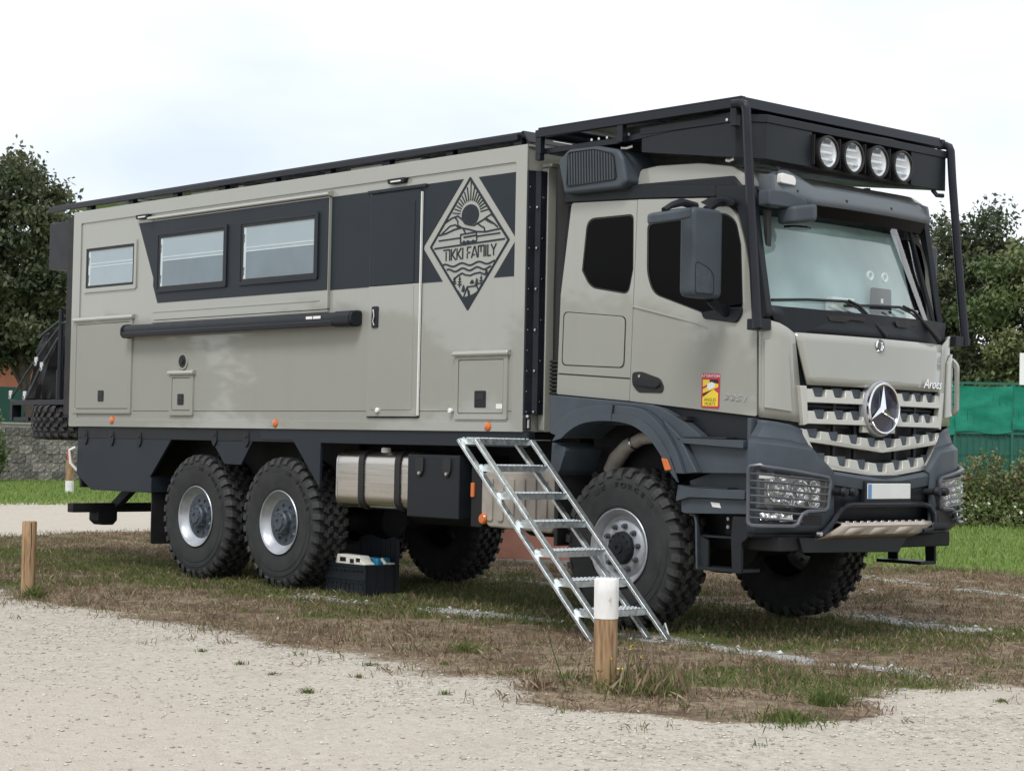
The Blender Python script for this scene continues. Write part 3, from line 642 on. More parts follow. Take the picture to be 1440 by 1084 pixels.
# ---- wheels
RT = .6175
def tyre_meshes():
    pr = [(.282, -.150), (.292, -.172), (.312, -.186), (.318, -.183), (.324, -.189), (.40, -.2), (.455, -.201), (.458, -.197), (.505, -.196), (.508, -.191), (.54, -.186), (.57, -.172), (.588, -.150), (.588, -.145), (.584, -.09)]
    pr = pr+[(r_, -h) for r_, h in reversed(pr)]
    side = MB().lathe(pr, 72)
    lug = MB(); NP = 34; pitch = 2*math.pi/NP
    def block(sec, a0, a1, skew):
        # sec: (y, r) outline extruded through an angle, leaning with y
        vs = []; n = len(sec)
        for a, tp in ((a0, 1), (a1, -1)):
            for y, r_ in sec:
                aa = a+skew*y+tp*(.006 if r_ > .605 else 0); vs.append((r_*math.cos(aa), y, r_*math.sin(aa)))
        lug.add(vs, [tuple(range(n)), tuple(range(2*n-1, n-1, -1))]+[(i, (i+1) % n, (i+1) % n+n, i+n) for i in range(n)])
    for k in range(NP):
        a = k*pitch
        for s in (-1, 1):
            off = 0 if s < 0 else pitch*.5
            sh = [(s*.118, .578), (s*.120, RT), (s*.162, RT-.003), (s*.183, RT-.022), (s*.195, .560), (s*.197, .532 if k % 2 else .556), (s*.17, .532), (s*.15, .578)]
            block(sh, a+off, a+off+pitch*(.50 if k % 2 else .56), s*.35)
            block([(s*.010, .578), (s*.014, RT), (s*.054, RT+.001), (s*.054, .578)], a+off+pitch*.30, a+off+pitch*.82, -s*.5)
            block([(s*.058, .578), (s*.058, RT+.001), (s*.100, RT), (s*.104, .578)], a+off+pitch*.42, a+off+pitch*.94, s*1.0)
    return side.mesh('tyre'), lug.mesh('tread', smooth=0)
tyre_me, tread_me = tyre_meshes(); tyre_me.materials.append(M['rubber']); tread_me.materials.append(M['tread_rubber'])
def lettering_mesh():
    mb = MB()
    def sector(a0, a1, r0, r1, y):
        n = 12; vs = []
        for k in range(n+1):
            a = R(a0+(a1-a0)*k/n); vs += [(r0*math.cos(a), y, r0*math.sin(a)), (r1*math.cos(a), y, r1*math.sin(a))]
        mb.add(vs, [(2*k, 2*k+1, 2*k+3, 2*k+2) for k in range(n)])
    for i, ch in enumerate('X FORCE'):
        if ch == ' ': continue
        a = R(79-i*8.6)
        def fn(u, v, w_, a=a):
            rr = .484+v*.78; th = a-u/.484; return (rr*math.cos(th), -.203-w_, rr*math.sin(th))
        t_ = text_mb(ch, .075, .0025, fn); mb.add(t_.v, t_.f)
    sector(92, 84, .463, .503, -.2018); sector(20, 12, .463, .503, -.2018)
    m = mb.mesh('lettering', smooth=0); m.materials.append(M['rubber_black']); return m
letter_me = lettering_mesh()
rear_rim = MB().lathe([(.276, -.145), (.296, -.178), (.304, -.192), (.298, -.199), (.289, -.194), (.282, -.178), (.262, -.158), (.238, -.136), (.224, -.124), (.20, -.118)], 64).mesh('rim'); rear_rim.materials.append(M['rim_silver'])
d_ = MB().lathe([(.226, -.0935), (.215, -.096), (.17, -.092), (.118, -.098), (.112, -.105), (.110, -.150), (.100, -.163), (.070, -.165), (.066, -.178), (.032, -.178), (.028, -.168), (0, -.168)], 48)
_n0 = 0
for k in range(10):
    a = 2*math.pi*k/10; d_.cyl((.165*math.cos(a), -.085, .165*math.sin(a)), (.165*math.cos(a), -.112, .165*math.sin(a)), .013, n=6)
    d_.cyl((.085*math.cos(a), -.16, .085*math.sin(a)), (.085*math.cos(a), -.173, .085*math.sin(a)), .008, n=6)
for k in range(6):
    a = 2*math.pi*k/6+.3; d_.box(.108*math.cos(a)-.013, .108*math.cos(a)+.013, -.148, -.105, .108*math.sin(a)-.013, .108*math.sin(a)+.013)
d_.v = [(x, y-.028, z) for x, y, z in d_.v]
rear_hub = d_.mesh('hub'); rear_hub.materials.append(M['hub_grey'])
vst = MB().tube([(.245, -.19, -.06), (.285, -.206, -.045)], .005, 6).mesh('valve'); vst.materials.append(M['steel'])
front_rim = MB().lathe([(.276, -.145), (.296, -.178), (.304, -.192), (.298, -.199), (.289, -.194), (.282, -.180), (.266, -.165), (.258, -.15), (.252, -.128), (.225, -.120), (.215, -.135), (.19, -.150), (.12, -.152)], 64).mesh('rim'); front_rim.materials.append(M['rim_dull'])
d_ = MB().lathe([(.128, -.150), (.126, -.172), (.115, -.192), (.07, -.2), (.045, -.2), (.042, -.212), (.02, -.212), (.018, -.204), (0, -.204)], 40)
for k in range(12):
    a = 2*math.pi*k/12; d_.cyl((.105*math.cos(a), -.19, .105*math.sin(a)), (.105*math.cos(a), -.204, .105*math.sin(a)), .008, n=6)
front_hub = d_.mesh('hub'); front_hub.materials.append(M['plastic_dark'])
front_nut = MB().cyl((0, .002, 0), (0, -.020, 0), .022, n=12).cyl((0, -.018, 0), (0, -.042, 0), .015, n=6).mesh('wheel_nut'); front_nut.materials.append(M['hub_grey'])
def wheel(x, s, front, rot):
    ly = .06+.2035 if s == 0 else 2.5-.06-.2035
    o = link('wheel', tyre_me, None, T, loc=Vector((x, ly, RT))-T.location)
    o.rotation_euler = (0, rot, 0) if s == 0 else (0, rot, math.pi)
    ch = [('tread', tread_me), ('sidewall_lettering', letter_me)]
    ch += [('rim', front_rim), ('hub', front_hub)] if front else [('rim', rear_rim), ('hub', rear_hub), ('valve', vst)]
    for n, me in ch: c_ = bpy.data.objects.new(n, me); C.objects.link(c_); c_.parent = o
    for k in range(10 if front else 0):
        a = 2*math.pi*k/10+.2; c_ = bpy.data.objects.new('wheel_nut', front_nut); C.objects.link(c_); c_.parent = o; c_.location = (.172*math.cos(a), -.148, .172*math.sin(a))
for i, x in enumerate(AX):
    for s in (0, 1): wheel(x, s, i == 2, (.03, .16, -.55)[i])
# spare wheel lying flat under the rear carrier
o = link('spare_wheel', tyre_me, None, T, loc=Vector((-8.38, .85, 1.545))-T.location); o.rotation_euler = (R(-90), 0, .4)
for n, me in (('tread', tread_me), ('rim', rear_rim)): c_ = bpy.data.objects.new(n, me); C.objects.link(c_); c_.parent = o

# ---- rear carrier and boxes on the back wall
cr = part('rear_carrier', 'rack_black', B(-9.18, -7.29, .30, .36, 1.74, 1.80), .006)
part('rail', 'rack_black', B(-9.18, -7.29, 2.1, 2.16, 1.74, 1.80), .006, cr)
for x in (-9.18, -8.4, -7.6): part('cross_member', 'rack_black', B(x, x+.06, .36, 2.1, 1.741, 1.798), .004, cr)
part('deck', 'chassis', B(-9.1, -7.3, .36, 2.1, 1.799, 1.812), 0, cr)
part('end_plate', 'rack_black', B(-9.18, -9.12, .30, .42, 1.56, 1.741), .004, cr); part('rung', 'rack_black', B(-9.18, -8.75, .31, .36, 1.56, 1.60), .004, cr)
for x in (-8.09, -7.93): part('upright', 'metal_dark', MB().cyl((x, .34, 1.80), (x, .34, 2.82), .032, n=10), 0, cr)
part('upright_foot', 'metal_dark', MB().cyl((-8.09, .34, 1.805), (-8.09, .34, 2.14), .042, n=12), 0, cr)
part('hanger', 'rack_black', B(-7.35, -7.265, .30, .37, 1.5, 1.76), .004, cr); part('hanger', 'rack_black', B(-7.35, -7.265, 2.1, 2.17, 1.5, 1.76), .004, cr)
part('rear_frame', 'black', B(-7.45, -7.264, .035, .12, 1.62, 3.80), .006); part('rear_frame', 'black', B(-7.45, -7.264, 2.38, 2.465, 1.62, 3.80), .006)
part('rear_cross', 'black', B(-7.40, -7.3, .121, 2.38, 2.6, 2.7), .004)
part('rear_storage_box', 'metal_dark', MB().prism(fillet([(-7.98, 3.25), (-7.451, 3.23), (-7.451, 3.775), (-7.98, 3.775)], .015), 'y', .10, 1.1), .01)

# ---- cab
XF = lambda y, c=2.62, d=.055: c-d*((y-1.25)/.85)**2       # gently bowed nose
part('cab_core', 'plastic_dark', MB().prism([(.36, .135), (2.36, .135), (2.50, .36), (2.535, 1.25), (2.50, 2.14), (2.36, 2.365), (.36, 2.365)], 'z', 1.56, 2.43))
part('cab_back', 'plastic_dark', B(.335, .42, .13, 2.37, 1.56, 3.42), .01)
part('cab_roof', 'plastic_dark', MB().prism(fillet([(.36, 3.30), (2.16, 3.24), (2.20, 3.30), (2.10, 3.40), (.36, 3.44)], .02), 'y', .12, 2.38), .02)
part('roof_cap', 'paint_beige', MB().prism(fillet([(1.09, 3.39), (2.235, 3.315), (2.20, 3.40), (2.08, 3.475), (1.75, 3.53), (1.32, 3.55), (1.14, 3.535)], .03, 5), 'y', .145, 2.355), .03, seg=4)
part('cab_interior', 'black', B(.43, 1.9, .16, 2.34, 2.431, 3.24))
side_poly = fillet([(.435, 3.328), (1.158, 3.296), (1.108, 1.748), (.303, 1.806), (.328, 2.6)], [.03, .004, .004, .02, 0])
rwin = fillet([(.611, 3.192), (1.123, 3.190), (1.128, 2.76), (1.082, 2.568), (.655, 2.640), (.562, 2.78)], [.09, .05, 0, .06, .12, 0], 6)
hatch = fillet([(.364, 2.466), (1.062, 2.402), (1.052, 2.000), (.353, 2.034)], .05)
def grow(p, k):
    c = np.mean(p, 0); return [tuple(c+(np.array(q)-c)*(1+k)) for q in p]
door_poly = fillet([(1.166, 3.296), (1.93, 3.246), (2.150, 3.150), (2.245, 2.90), (2.372, 2.33), (2.386, 1.633), (1.116, 1.747)], [.006, .10, .18, .1, .02, .02, .006], 6)
dwin = fillet([(1.268, 3.105), (2.06, 3.130), (2.165, 3.06), (2.215, 2.88), (2.242, 2.42), (2.185, 2.312), (1.868, 2.362), (1.83, 2.402), (1.335, 2.562), (1.272, 2.72)], [.05, .08, .05, 0, .05, .06, .02, 0, .1, .06], 6)
for s in (0, 1):
    def pr(poly, a, b, holes=()):
        a, b = sorted((MIR(a, s), MIR(b, s))); return MB().prism(poly, 'y', a, b, holes)
    sp = part('rear_side_panel', 'paint_beige', pr(side_poly, .10, .135, [rwin]), .008)
    part('window_glass', 'glass_black', pr(rwin, .108, .112), 0, sp)
    part('window_seal', 'rubber_black', pr(rwin, .104, .118, [grow(rwin, -.045)]), 0, sp)
    part('hatch_gap', 'rubber_black', pr(hatch, .0985, .101), 0, sp)
    part('hatch', 'paint_beige', pr(grow(hatch, -.035), .0955, .101), .004, sp)
    part('sill_line', 'rubber_black', pr([(.318, 1.974), (1.112, 1.926), (1.112, 1.915), (.318, 1.963)], .0985, .101), 0, sp)
    dd = part('cab_door', 'paint_beige', pr(door_poly, .097, .135, [dwin]), .008)
    part('window_glass', 'glass_black', pr(dwin, .108, .112), 0, dd)
    part('window_seal', 'rubber_black', pr(dwin, .102, .118, [grow(dwin, -.03)]), 0, dd)
    part('swage_line', 'paint_beige', pr([(1.132, 2.482), (1.80, 2.330), (1.90, 2.285), (1.9, 2.278), (1.8, 2.318), (1.132, 2.468)], .088, .099), .004, dd)
    hp = fillet([(1.142, 1.968), (1.24, 1.972), (1.44, 1.915), (1.478, 1.850), (1.462, 1.806), (1.21, 1.812), (1.142, 1.875)], .03)
    part('handle_cup', 'black', pr(hp, .090, .099), .004, dd)
    part('handle', 'plastic_dark', pr(fillet([(1.165, 1.905), (1.43, 1.888), (1.445, 1.862), (1.40, 1.845), (1.18, 1.868)], .012), .072, .092), .006, dd)
    part('key_lock', 'steel', MB().lathe([(0, 0), (.012, 0), (.014, .012)], 10, 'y', (1.222, MIR(.084, s), 1.937)), 0, dd)
    part('mirror_base', 'plastic_dark', pr(fillet([(1.85, 2.400), (1.875, 2.352), (2.185, 2.310), (2.238, 2.37), (2.242, 2.425), (2.10, 2.425)], .02), .075, .112), .01, dd)
    part('hinge_cover', 'plastic_dark', pr(fillet([(1.848, 3.215), (1.95, 3.245), (2.10, 3.235), (2.178, 3.205), (2.178, 3.163), (1.90, 3.192)], .02), .045, .10), .012, dd)
    # pillar trim and A pillar
    fx = .09 if s else 0.
    pa = part('a_pillar', 'plastic_dark', pr(fillet([(1.95, 3.335), (2.30-fx, 3.310), (2.335-fx, 3.10), (2.47-fx, 2.36), (2.40-fx*.5, 2.31), (2.378, 2.34), (2.255, 2.90), (2.165, 3.165), (1.95, 3.255)], .03), .095, .16), .01)
    # shoulder band over the doors
    part('cantrail', 'plastic_dark', pr([(.36, 3.336), (1.2, 3.300), (1.96, 3.252), (1.96, 3.336), (1.12, 3.412), (.36, 3.425)], .09, .14), .008)
    # corner panel
    cols = [(2.394, .098), (2.43, .108), (2.464, .145), (2.492, .20), (2.512, .262), (2.526, .335)]; rows = []
    tops = [2.318, 2.325, 2.322, 2.308, 2.28, 2.238]; bots = [1.628, 1.624, 1.618, 1.610, 1.602, 1.592]; sh = [0, 0, .01, .03, .06, .10]
    for k in range(9):
        t_ = k/8; rows.append([(c[0]+.012*(1-t_)+.0, MIR(c[1]+sh[i]*(1-t_), s), b_+(a_-b_)*t_) for i, (c, a_, b_) in enumerate(zip(cols, tops, bots))])
    cp = part('corner_panel', 'paint_beige', MB().grid(rows), .0, solid=.012)
    rows2 = []
    for k in range(7):
        t_ = .10+k/6*.70; rows2.append([(q[0]+.014, MIR(MIR(q[1], s)-.012, s), q[2]) for q in [tuple(np.array(rows[0][i])*(1-(t_-.06*(i > 3)*(i-3) if k == 6 else t_))+np.array(rows[8][i])*(t_-.06*(i > 3)*(i-3) if k == 6 else t_)) for i in range(1, 5)]])
    part('deflector', 'paint_beige', MB().grid(rows2), .004, cp, solid=.016)
for i_, ch_ in enumerate('3351'): part('badge_digit', 'chrome', text_mb(ch_, .056, .004, lambda u, v, w_, c0_=2.095+i_*.058: (c0_+u, .094-w_, 1.766+v-.09*(c0_+u-2.18)), 1.9, .25))
# far air deflector fin with openings, seen past the nose
fin = part('side_deflector', 'paint_beige', MB().prism(fillet([(2.36, 1.65), (2.50, 1.72), (2.50, 2.10), (2.44, 2.16), (2.36, 2.15)], .03), 'y', 2.42, 2.45, [fillet([(2.375, 1.70), (2.47, 1.75), (2.47, 2.07), (2.43, 2.12), (2.375, 2.11)], .02)]), .005)
for z in (1.78, 1.88, 1.98): part('vane', 'plastic_dark', B(2.375, 2.47, 2.40, 2.44, z, z+.008), 0, fin)
# windscreen, scuttle, dash and what lies on it
def wsx(y, z): return 2.445-(z-2.44)*.30-.10*(abs(y-1.25)/1.0)**2.5
wr = [[(wsx(y, z), y, z) for y in np.linspace(.185+.05*(z-2.44), 2.315-.05*(z-2.44), 17)] for z in np.linspace(2.40, 3.30, 9)]
part('windscreen', 'glass_clear', MB().grid(wr), 0)
wf = MB()
for y_ in (0, 1):
    wf.tube([(wsx(MIR(.185, 0), 2.40)+.008, MIR(.175, y_), 2.40), (wsx(.2, 2.85)+.008, MIR(.20, y_), 2.85), (wsx(.22, 3.3)+.008, MIR(.222, y_), 3.30)], .028 if y_ == 0 else .016, 8)
wf.tube([(wsx(y, 2.405)+.004, y, 2.405) for y in np.linspace(.18, 2.32, 15)], .018, 6)
part('windscreen_seal', 'plastic_dark', wf)
part('sun_blind', 'screen_teal', MB().grid([[(wsx(y, z)-.115+.03*(z-2.4)+.006*math.sin(y*9+z*3), y, z) for y in np.linspace(.20, 2.19, 40)] for z in np.linspace(2.44, 3.22, 5)]))
part('screen_header', 'plastic_dark', MB().grid([[(wsx(y, 3.14)-.06+.03*(z-3.14), y, z) for y in np.linspace(.24, 2.26, 9)] for z in (3.135, 3.30)]), 0, solid=.01)
part('dashboard', 'hub_grey', B(2.05, 2.375, .2, 2.3, 2.431, 2.445), .005)
part('dash_box', 'white_plastic', B(2.335, 2.405, .93, 1.20, 2.446, 2.55), .006)
tabl = part('tablet', 'metal_dark', MB().prism(fillet([(1.46, 2.465), (1.73, 2.465), (1.72, 2.66), (1.47, 2.66)], .02), 'x', 2.345, 2.36), .004)
part('icon', 'white_plastic', B(2.3605, 2.3625, 1.585, 1.615, 2.545, 2.58), 0, tabl)
for y in (1.50, 1.70):
    part('suction_cup', 'white_plastic', MB().lathe([(.024, .01), (.036, .012), (.040, .0), (.036, -.006), (.024, -.004)], 16, 'x', (wsx(y, 2.76)-.03, y, 2.755), closed=True))
part('dash_label', 'white_plastic', B(2.31, 2.345, 1.98, 2.10, 2.446, 2.52), .004)
part('scuttle', 'plastic_dark', MB().grid([[(2.49+.03*t_-.065*((y-1.25)/.95)**2+.02, y, 2.42-.185*t_) for y in np.linspace(.15+.10*t_, 2.35-.10*t_, 15)] for t_ in (-.05, .3, .65, 1.0)]), 0, solid=.02)
for y0, y1 in ((.72, 1.16), (1.53, 1.94)):
    part('grab_slot', 'black', MB().prism(fillet([(y0, 2.395), (y1, 2.40), (y1-.02, 2.368), ((y0+y1)/2+.03, 2.372), ((y0+y1)/2-.02, 2.35), (y0+.03, 2.352)], .015), 'x', 0, .05, fn=lambda x, y, z: (XF(y, 2.517, .065)-.022+x, y, z)), .004)
for yb, yp, ye, y2 in ((1.40, 1.03, .28, .62), (2.10, 1.72, 1.02, 1.34)):
    zt_ = 2.53
    wp = part('wiper', 'black', MB().tube([(2.545, yb, 2.275), (2.53, yb-.06, 2.33), (2.49, yb-.26, 2.49), (2.475, yp, 2.525)], [.022, .018, .012, .010], 8))
    part('blade', 'rubber_black', MB().tube([(wsx(ye, 2.50)+.02, ye, 2.485), (wsx(y2, 2.52)+.03, y2, 2.507), (wsx(yp, 2.53)+.03, yp+.02, 2.52), (wsx(yp+.14, 2.50)+.03, yp+.15, 2.50)], .011, 6), 0, wp)
    part('link', 'black', MB().tube([(2.49, yp-.1, 2.515), (2.50, yp+.08, 2.47), (2.52, yp+.13, 2.43)], .008, 6), 0, wp)
# nose panel
hood = []
for k in range(7):
    t_ = k/6; z = 2.245-t_*.375
    hood.append([(XF(y, 2.585+.035*t_, .06), y, z+.0*y) for y in np.linspace(.345+.095*t_, 2.155-.095*t_, 21)])
nose = part('nose_panel', 'paint_beige', MB().grid(hood), .0, solid=.02)
bm_ = MB().lathe([(0, .0), (.03, .0), (.035, .012), (.045, .012), (.05, .0)], 20, 'x', (XF(1.25, 2.606), 1.25, 2.19))
part('nose_badge', 'chrome', bm_, 0, nose)
text_fn = lambda yc, zc, x0=2.608: (lambda u, v, w_: (XF(yc+u, x0, .06)+.012+w_, yc+u, zc+v))
part('model_lettering', 'chrome', text_mb('Arocs', .105, .004, text_fn(1.93, 1.925, 2.632), 1.08, .35), 0, nose)
# grille: dark backing and four toothed slats
part('grille_backing', 'black', MB().prism([(.45, 1.22), (2.05, 1.22), (2.09, 1.5), (2.09, 1.87), (.41, 1.87), (.41, 1.5)], 'x', -.03, 0, fn=lambda x, y, z: (XF(y, 2.545)+x, y, z)), 0)
def slat(y0, y1, ztop, zbot, gaps, c0=2.625, dd=.05, vee=0., gd=.058, gw=.138, name='grille_slat', end0=0., end1=0.):
    """slat outline with trapezoid notches cut from its top edge"""
    zz = lambda y, z: z-vee*(1-abs(y-1.25)/.85)
    P = [(y0, ztop)]
    for g in gaps:
        P += [(g-gw/2, ztop), (g-gw*.41, ztop-gd*.85), (g-gw*.34, ztop-gd), (g+gw*.34, ztop-gd), (g+gw*.41, ztop-gd*.85), (g+gw*.5, ztop)]
    P += [(y1, ztop), (y1-end1, zbot)]
    nb = 8
    for k in range(1, nb): P.append((y1-end1+(y0+end0-y1+end1)*k/nb, zbot))
    P += [(y0+end0, zbot)]
    P = [(y, zz(y, z)) for y, z in P]
    sl = part(name, 'grille_silver', MB().prism(P, 'x', -.05, .0, fn=lambda x, y, z: (XF(y, c0, dd)+x-.35*max(0, z-zz(y, zbot)-.035)*.5, y, z)), .006)
    for g in gaps:   # dark pocket in every notch
        gz = zz(g, ztop)
        part('pocket', 'hub_grey', MB().prism([(g-gw*.42, gz+.012), (g+gw*.42, gz+.012), (g+gw*.33, gz-gd+.004), (g-gw*.33, gz-gd+.004)], 'x', -.052, -.034, fn=lambda x, y, z: (XF(y, c0, dd)+x, y, z)), .004, sl)
    return sl
slat(.425, 1.105, 1.843, 1.742, [.565, .775, .985]); slat(1.475, 2.075, 1.843, 1.742, [1.605, 1.775, 1.945])
slat(.445, 1.12, 1.683, 1.588, [.585, .795, .98]); slat(1.46, 2.06, 1.683, 1.588, [1.585, 1.755, 1.92])
part('slat_bridge', 'grille_silver', MB().prism([(1.05, 1.585), (1.45, 1.585), (1.45, 1.535), (1.05, 1.535)][::1], 'x', -.05, -.012, fn=lambda x, y, z: (XF(y, 2.625, .05)+x, y, z)), .004)
slat(.40, 2.10, 1.553, 1.462, [.52+k*.2086 for k in range(8)], 2.645, .085, .075, name='grille_slat', end0=.055, end1=.055, gw=.13)
slat(.485, 2.015, 1.386, 1.285, [.60+k*.2167 for k in range(7)], 2.645, .085, .085, name='grille_slat', end0=.075, end1=.075, gw=.125, gd=.062)
for s in (0, 1):
    part('grille_cheek', 'grille_silver', MB().prism([(MIR(y, s), z) for y, z in [(.36, 1.862), (.425, 1.862), (.445, 1.588), (.40, 1.575)]], 'x', -.05, .002, fn=lambda x, y, z: (XF(y, 2.622, .05)+x, y, z)), .006)
    part('grille_cheek', 'grille_silver', MB().prism([(MIR(y, s), z) for y, z in fillet([(.372, 1.552), (.41, 1.553), (.475, 1.45), (.53, 1.37), (.615, 1.29), (.60, 1.262), (.50, 1.30), (.44, 1.40)], .02)], 'x', -.06, .004, fn=lambda x, y, z: (XF(y, 2.642, .085)+x, y, z)), .006)
for z in (1.795, 1.715, 1.655, 1.36, 1.335): part('grille_bar', 'plastic_dark', MB().tube([(XF(y, 2.57), y, z-(.06*(1-abs(y-1.25)/.85) if z < 1.5 else 0)) for y in np.linspace(.47, 2.03, 9)], .012, 6))
for y in (.75, 1.0, 1.5, 1.75): part('grille_post', 'plastic_dark', B(2.54, 2.565, y, y+.03, 1.25, 1.84))
# three-pointed star in a ring
SC = (2.645, 1.245, 1.718)
ring = part('star_emblem', 'chrome', MB().lathe([(.172, .0), (.176, .018), (.186, .022), (.194, .014), (.197, -.03), (.172, -.03)], 56, 'x', SC, closed=True))
part('dish', 'solar_blue', MB().lathe([(0, -.006), (.10, -.008), (.175, -.012), (.175, -.03), (0, -.03)], 48, 'x', SC), 0, ring)
stm = MB()
for k in range(3):
    a = R(90+120*k); p = (SC[1]+.176*math.cos(a), SC[2]+.176*math.sin(a))
    for sg in (-1, 1):
        b = R(90+120*k+60*sg); q = (SC[1]+.028*math.cos(b), SC[2]+.028*math.sin(b))
        stm.add([(SC[0]+.032, SC[1], SC[2]), (SC[0]+.006, *p), (SC[0]-.004, *q)], [(0, 1, 2)])
part('star', 'chrome', stm, 0, ring, smooth=0)
part('emblem_collar', 'rim_dull', MB().lathe([(.197, -.004), (.208, -.010), (.213, -.025), (.215, -.06), (.197, -.06)], 48, 'x', SC, closed=True))
# ---- bumper
PL = [(2.372, .045), (2.40, .005), (2.47, .0), (2.55, .075), (2.61, .22), (2.65, .42), (2.675, .62), (2.685, .85), (2.69, 1.25)]
PL = PL+[(x, 2.5-y) for x, y in reversed(PL[:-1])]
def ring_at(z, inset, top=False): return [(x-inset*(.4+.6*(x-2.37)/.32), 1.25+(y-1.25)*(1-inset*.35), z) for x, y in PL]
def bump_rows(lv): return [ring_at(z, i) for z, i in lv]
lv = [(.80, .05), (.83, .018), (.86, .005), (1.0, .0), (1.2, .0), (1.30, .004), (1.395, .018), (1.41, .034)]
def cut(rows, keep): return [[q for q in r_ if keep(q)] for r_ in rows]
for s in (0, 1):
    tops = [1.470, 1.476, 1.474, 1.462, 1.447, 1.425, 1.262, 1.200]; xin = [0, 0, 0, 0, .0, .02, .0, .0]
    LV = [(0, .05), (.045, .018), (.09, .004), (.3, .0), (.6, .0), (.86, .0), (.945, .002), (1., .042)]
    up = []
    for t_, i in LV:
        row = [(x-i*(.4+.6*(x-2.37)/.32)-xin[k]*t_**3, 1.25+(y-1.25)*(1-i*.5), .80+(tops[k]-.80)*t_) for k, (x, y) in enumerate(PL[:7])]
        if s: row = [(x, MIRB(y, s), z) for x, y, z in row]
        up.append(row)
    bo = part('bumper_corner', 'plastic_anthracite', MB().grid(up), .0, solid=.02)
    # upper shelf blending to the cab and ending at the grille
    t0 = up[-1][:6]; tgt = [(2.385, .10), (2.40, .095), (2.45, .11), (2.50, .17), (2.535, .28), (2.568, .385)]
    tz = [1.612, 1.610, 1.606, 1.597, 1.580, 1.545]
    if s: tgt = [(x, 2.47-y) for x, y in tgt]
    rr_ = []
    for k in range(6):
        t_ = k/5; e_ = t_**1.0; f_ = min(1, t_*1.35)
        rr_.append([(a[0]*(1-f_)+b[0]*f_, a[1]*(1-f_)+b[1]*f_, a[2]*(1-e_)+c_*e_) for a, b, c_ in zip(t0, tgt, tz)])
    part('upper_shelf', 'plastic_anthracite', MB().grid(rr_), .0, bo, solid=.012)
    part('lower_lip', 'plastic_dark', MB().grid([[(q[0]-.01, q[1]+(.01 if s == 0 else -.01), z) for q in up[0]] for z in (.765, .80)]), 0, bo, solid=.02)
# centre beam under the grille
vz = lambda y: 1.285-.085*(1-abs(y-1.25)/.85)-.10*max(0, abs(y-1.25)-.62)
part('bumper_centre', 'plastic_anthracite', MB().grid([[(XF(y, 2.69-dx, .05), y, vz(y)-.018+dz) for y in np.linspace(.585, 1.87, 25)] for dz, dx in ((.005, .07), (.0, .02), (-.02, .004), (-.09, .012), (-.10, .03))]), 0, solid=.012)
part('bumper_recess', 'plastic_dark', MB().grid([[(XF(y, 2.655-dx, .03), y, z) for y in np.linspace(.56, 1.88, 9)] for z, dx in ((1.22, .0), (1.05, .0), (.90, .05), (.84, .12))]), 0, solid=.01)
part('bumper_backing', 'chassis', B(2.1, 2.5, .35, 2.15, .80, 1.25))
pl_ = part('number_plate', 'plate_white', B(2.702, 2.712, .985, 1.515, 1.045, 1.160), .004)
part('country_strip', 'plate_blue', B(2.7121, 2.7135, .988, 1.03, 1.049, 1.156), 0, pl_)
part('plate_holder', 'plastic_dark', B(2.66, 2.7019, .965, 1.535, 1.02, 1.18), .006)
for ys in ((.63, .74), (1.78, 1.88)):
    for y in ys:
        hk = part('towing_eye', 'rubber_black', MB().cyl((2.62, y, 1.095), (2.755, y-.0, 1.10), .026, n=12))
        part('pin_head', 'metal_dark', MB().lathe([(0, .03), (.026, .026), (.036, .0), (.03, -.02), (0, -.024)], 14, 'x', (2.765, y, 1.10)), 0, hk)
bb = part('bull_bar', 'rack_black', MB().tube([(2.70, 1.24+s*a, z) for s, a, z in [(-1, .0, 1.003), (-1, .44, 1.003), (-1, .52, .988), (-1, .58, .95), (-1, .66, .87), (-1, .76, .80), (-1, .84, .785)]], .022, 10))
part('bar', 'rack_black', MB().tube([(2.70, 1.24+s*a, z) for s, a, z in [(1, .0, 1.003), (1, .44, 1.003), (1, .53, .985), (1, .585, .93), (1, .60, .86), (1, .56, .81), (1, .45, .80)]], .022, 10), 0, bb)
part('bolt', 'steel', MB().lathe([(0, .03), (.016, .028), (.022, 0)], 10, 'x', (2.72, .40, .80)), 0, bb)
sk = part('skid_plate', 'skid', MB().grid([[(x, y0+(y1-y0)*k/8, z) for k in range(9)] for x, z, y0, y1 in ((2.60, .875, .70, 1.80), (2.70, .868, .69, 1.80), (2.715, .85, .66, 1.79), (2.69, .79, .52, 1.68), (2.62, .755, .48, 1.62))]), 0, solid=.012)
for k in range(12): part('tooth', 'steel', MB().prism([(.74+k*.085, .868), (.775+k*.085, .868), (.785+k*.085, .885), (.75+k*.085, .885)], 'x', 2.62, 2.70), .002, sk)
for y in (.78, 1.08, 1.38): part('swage', 'skid', MB().add([(2.713, y, .835), (2.713, y+.2, .84), (2.698, y+.13, .79), (2.698, y-.07, .785)], [(0, 1, 2, 3)]), 0, sk, solid=.008)
part('crossbeam', 'chassis', B(2.30, 2.60, .12, 2.2, .67, .775), .012); part('underplate', 'metal_dark', MB().prism([(.35, .66), (1.5, .64), (1.6, .75), (.30, .77)], 'x', 2.60, 2.625), .004)
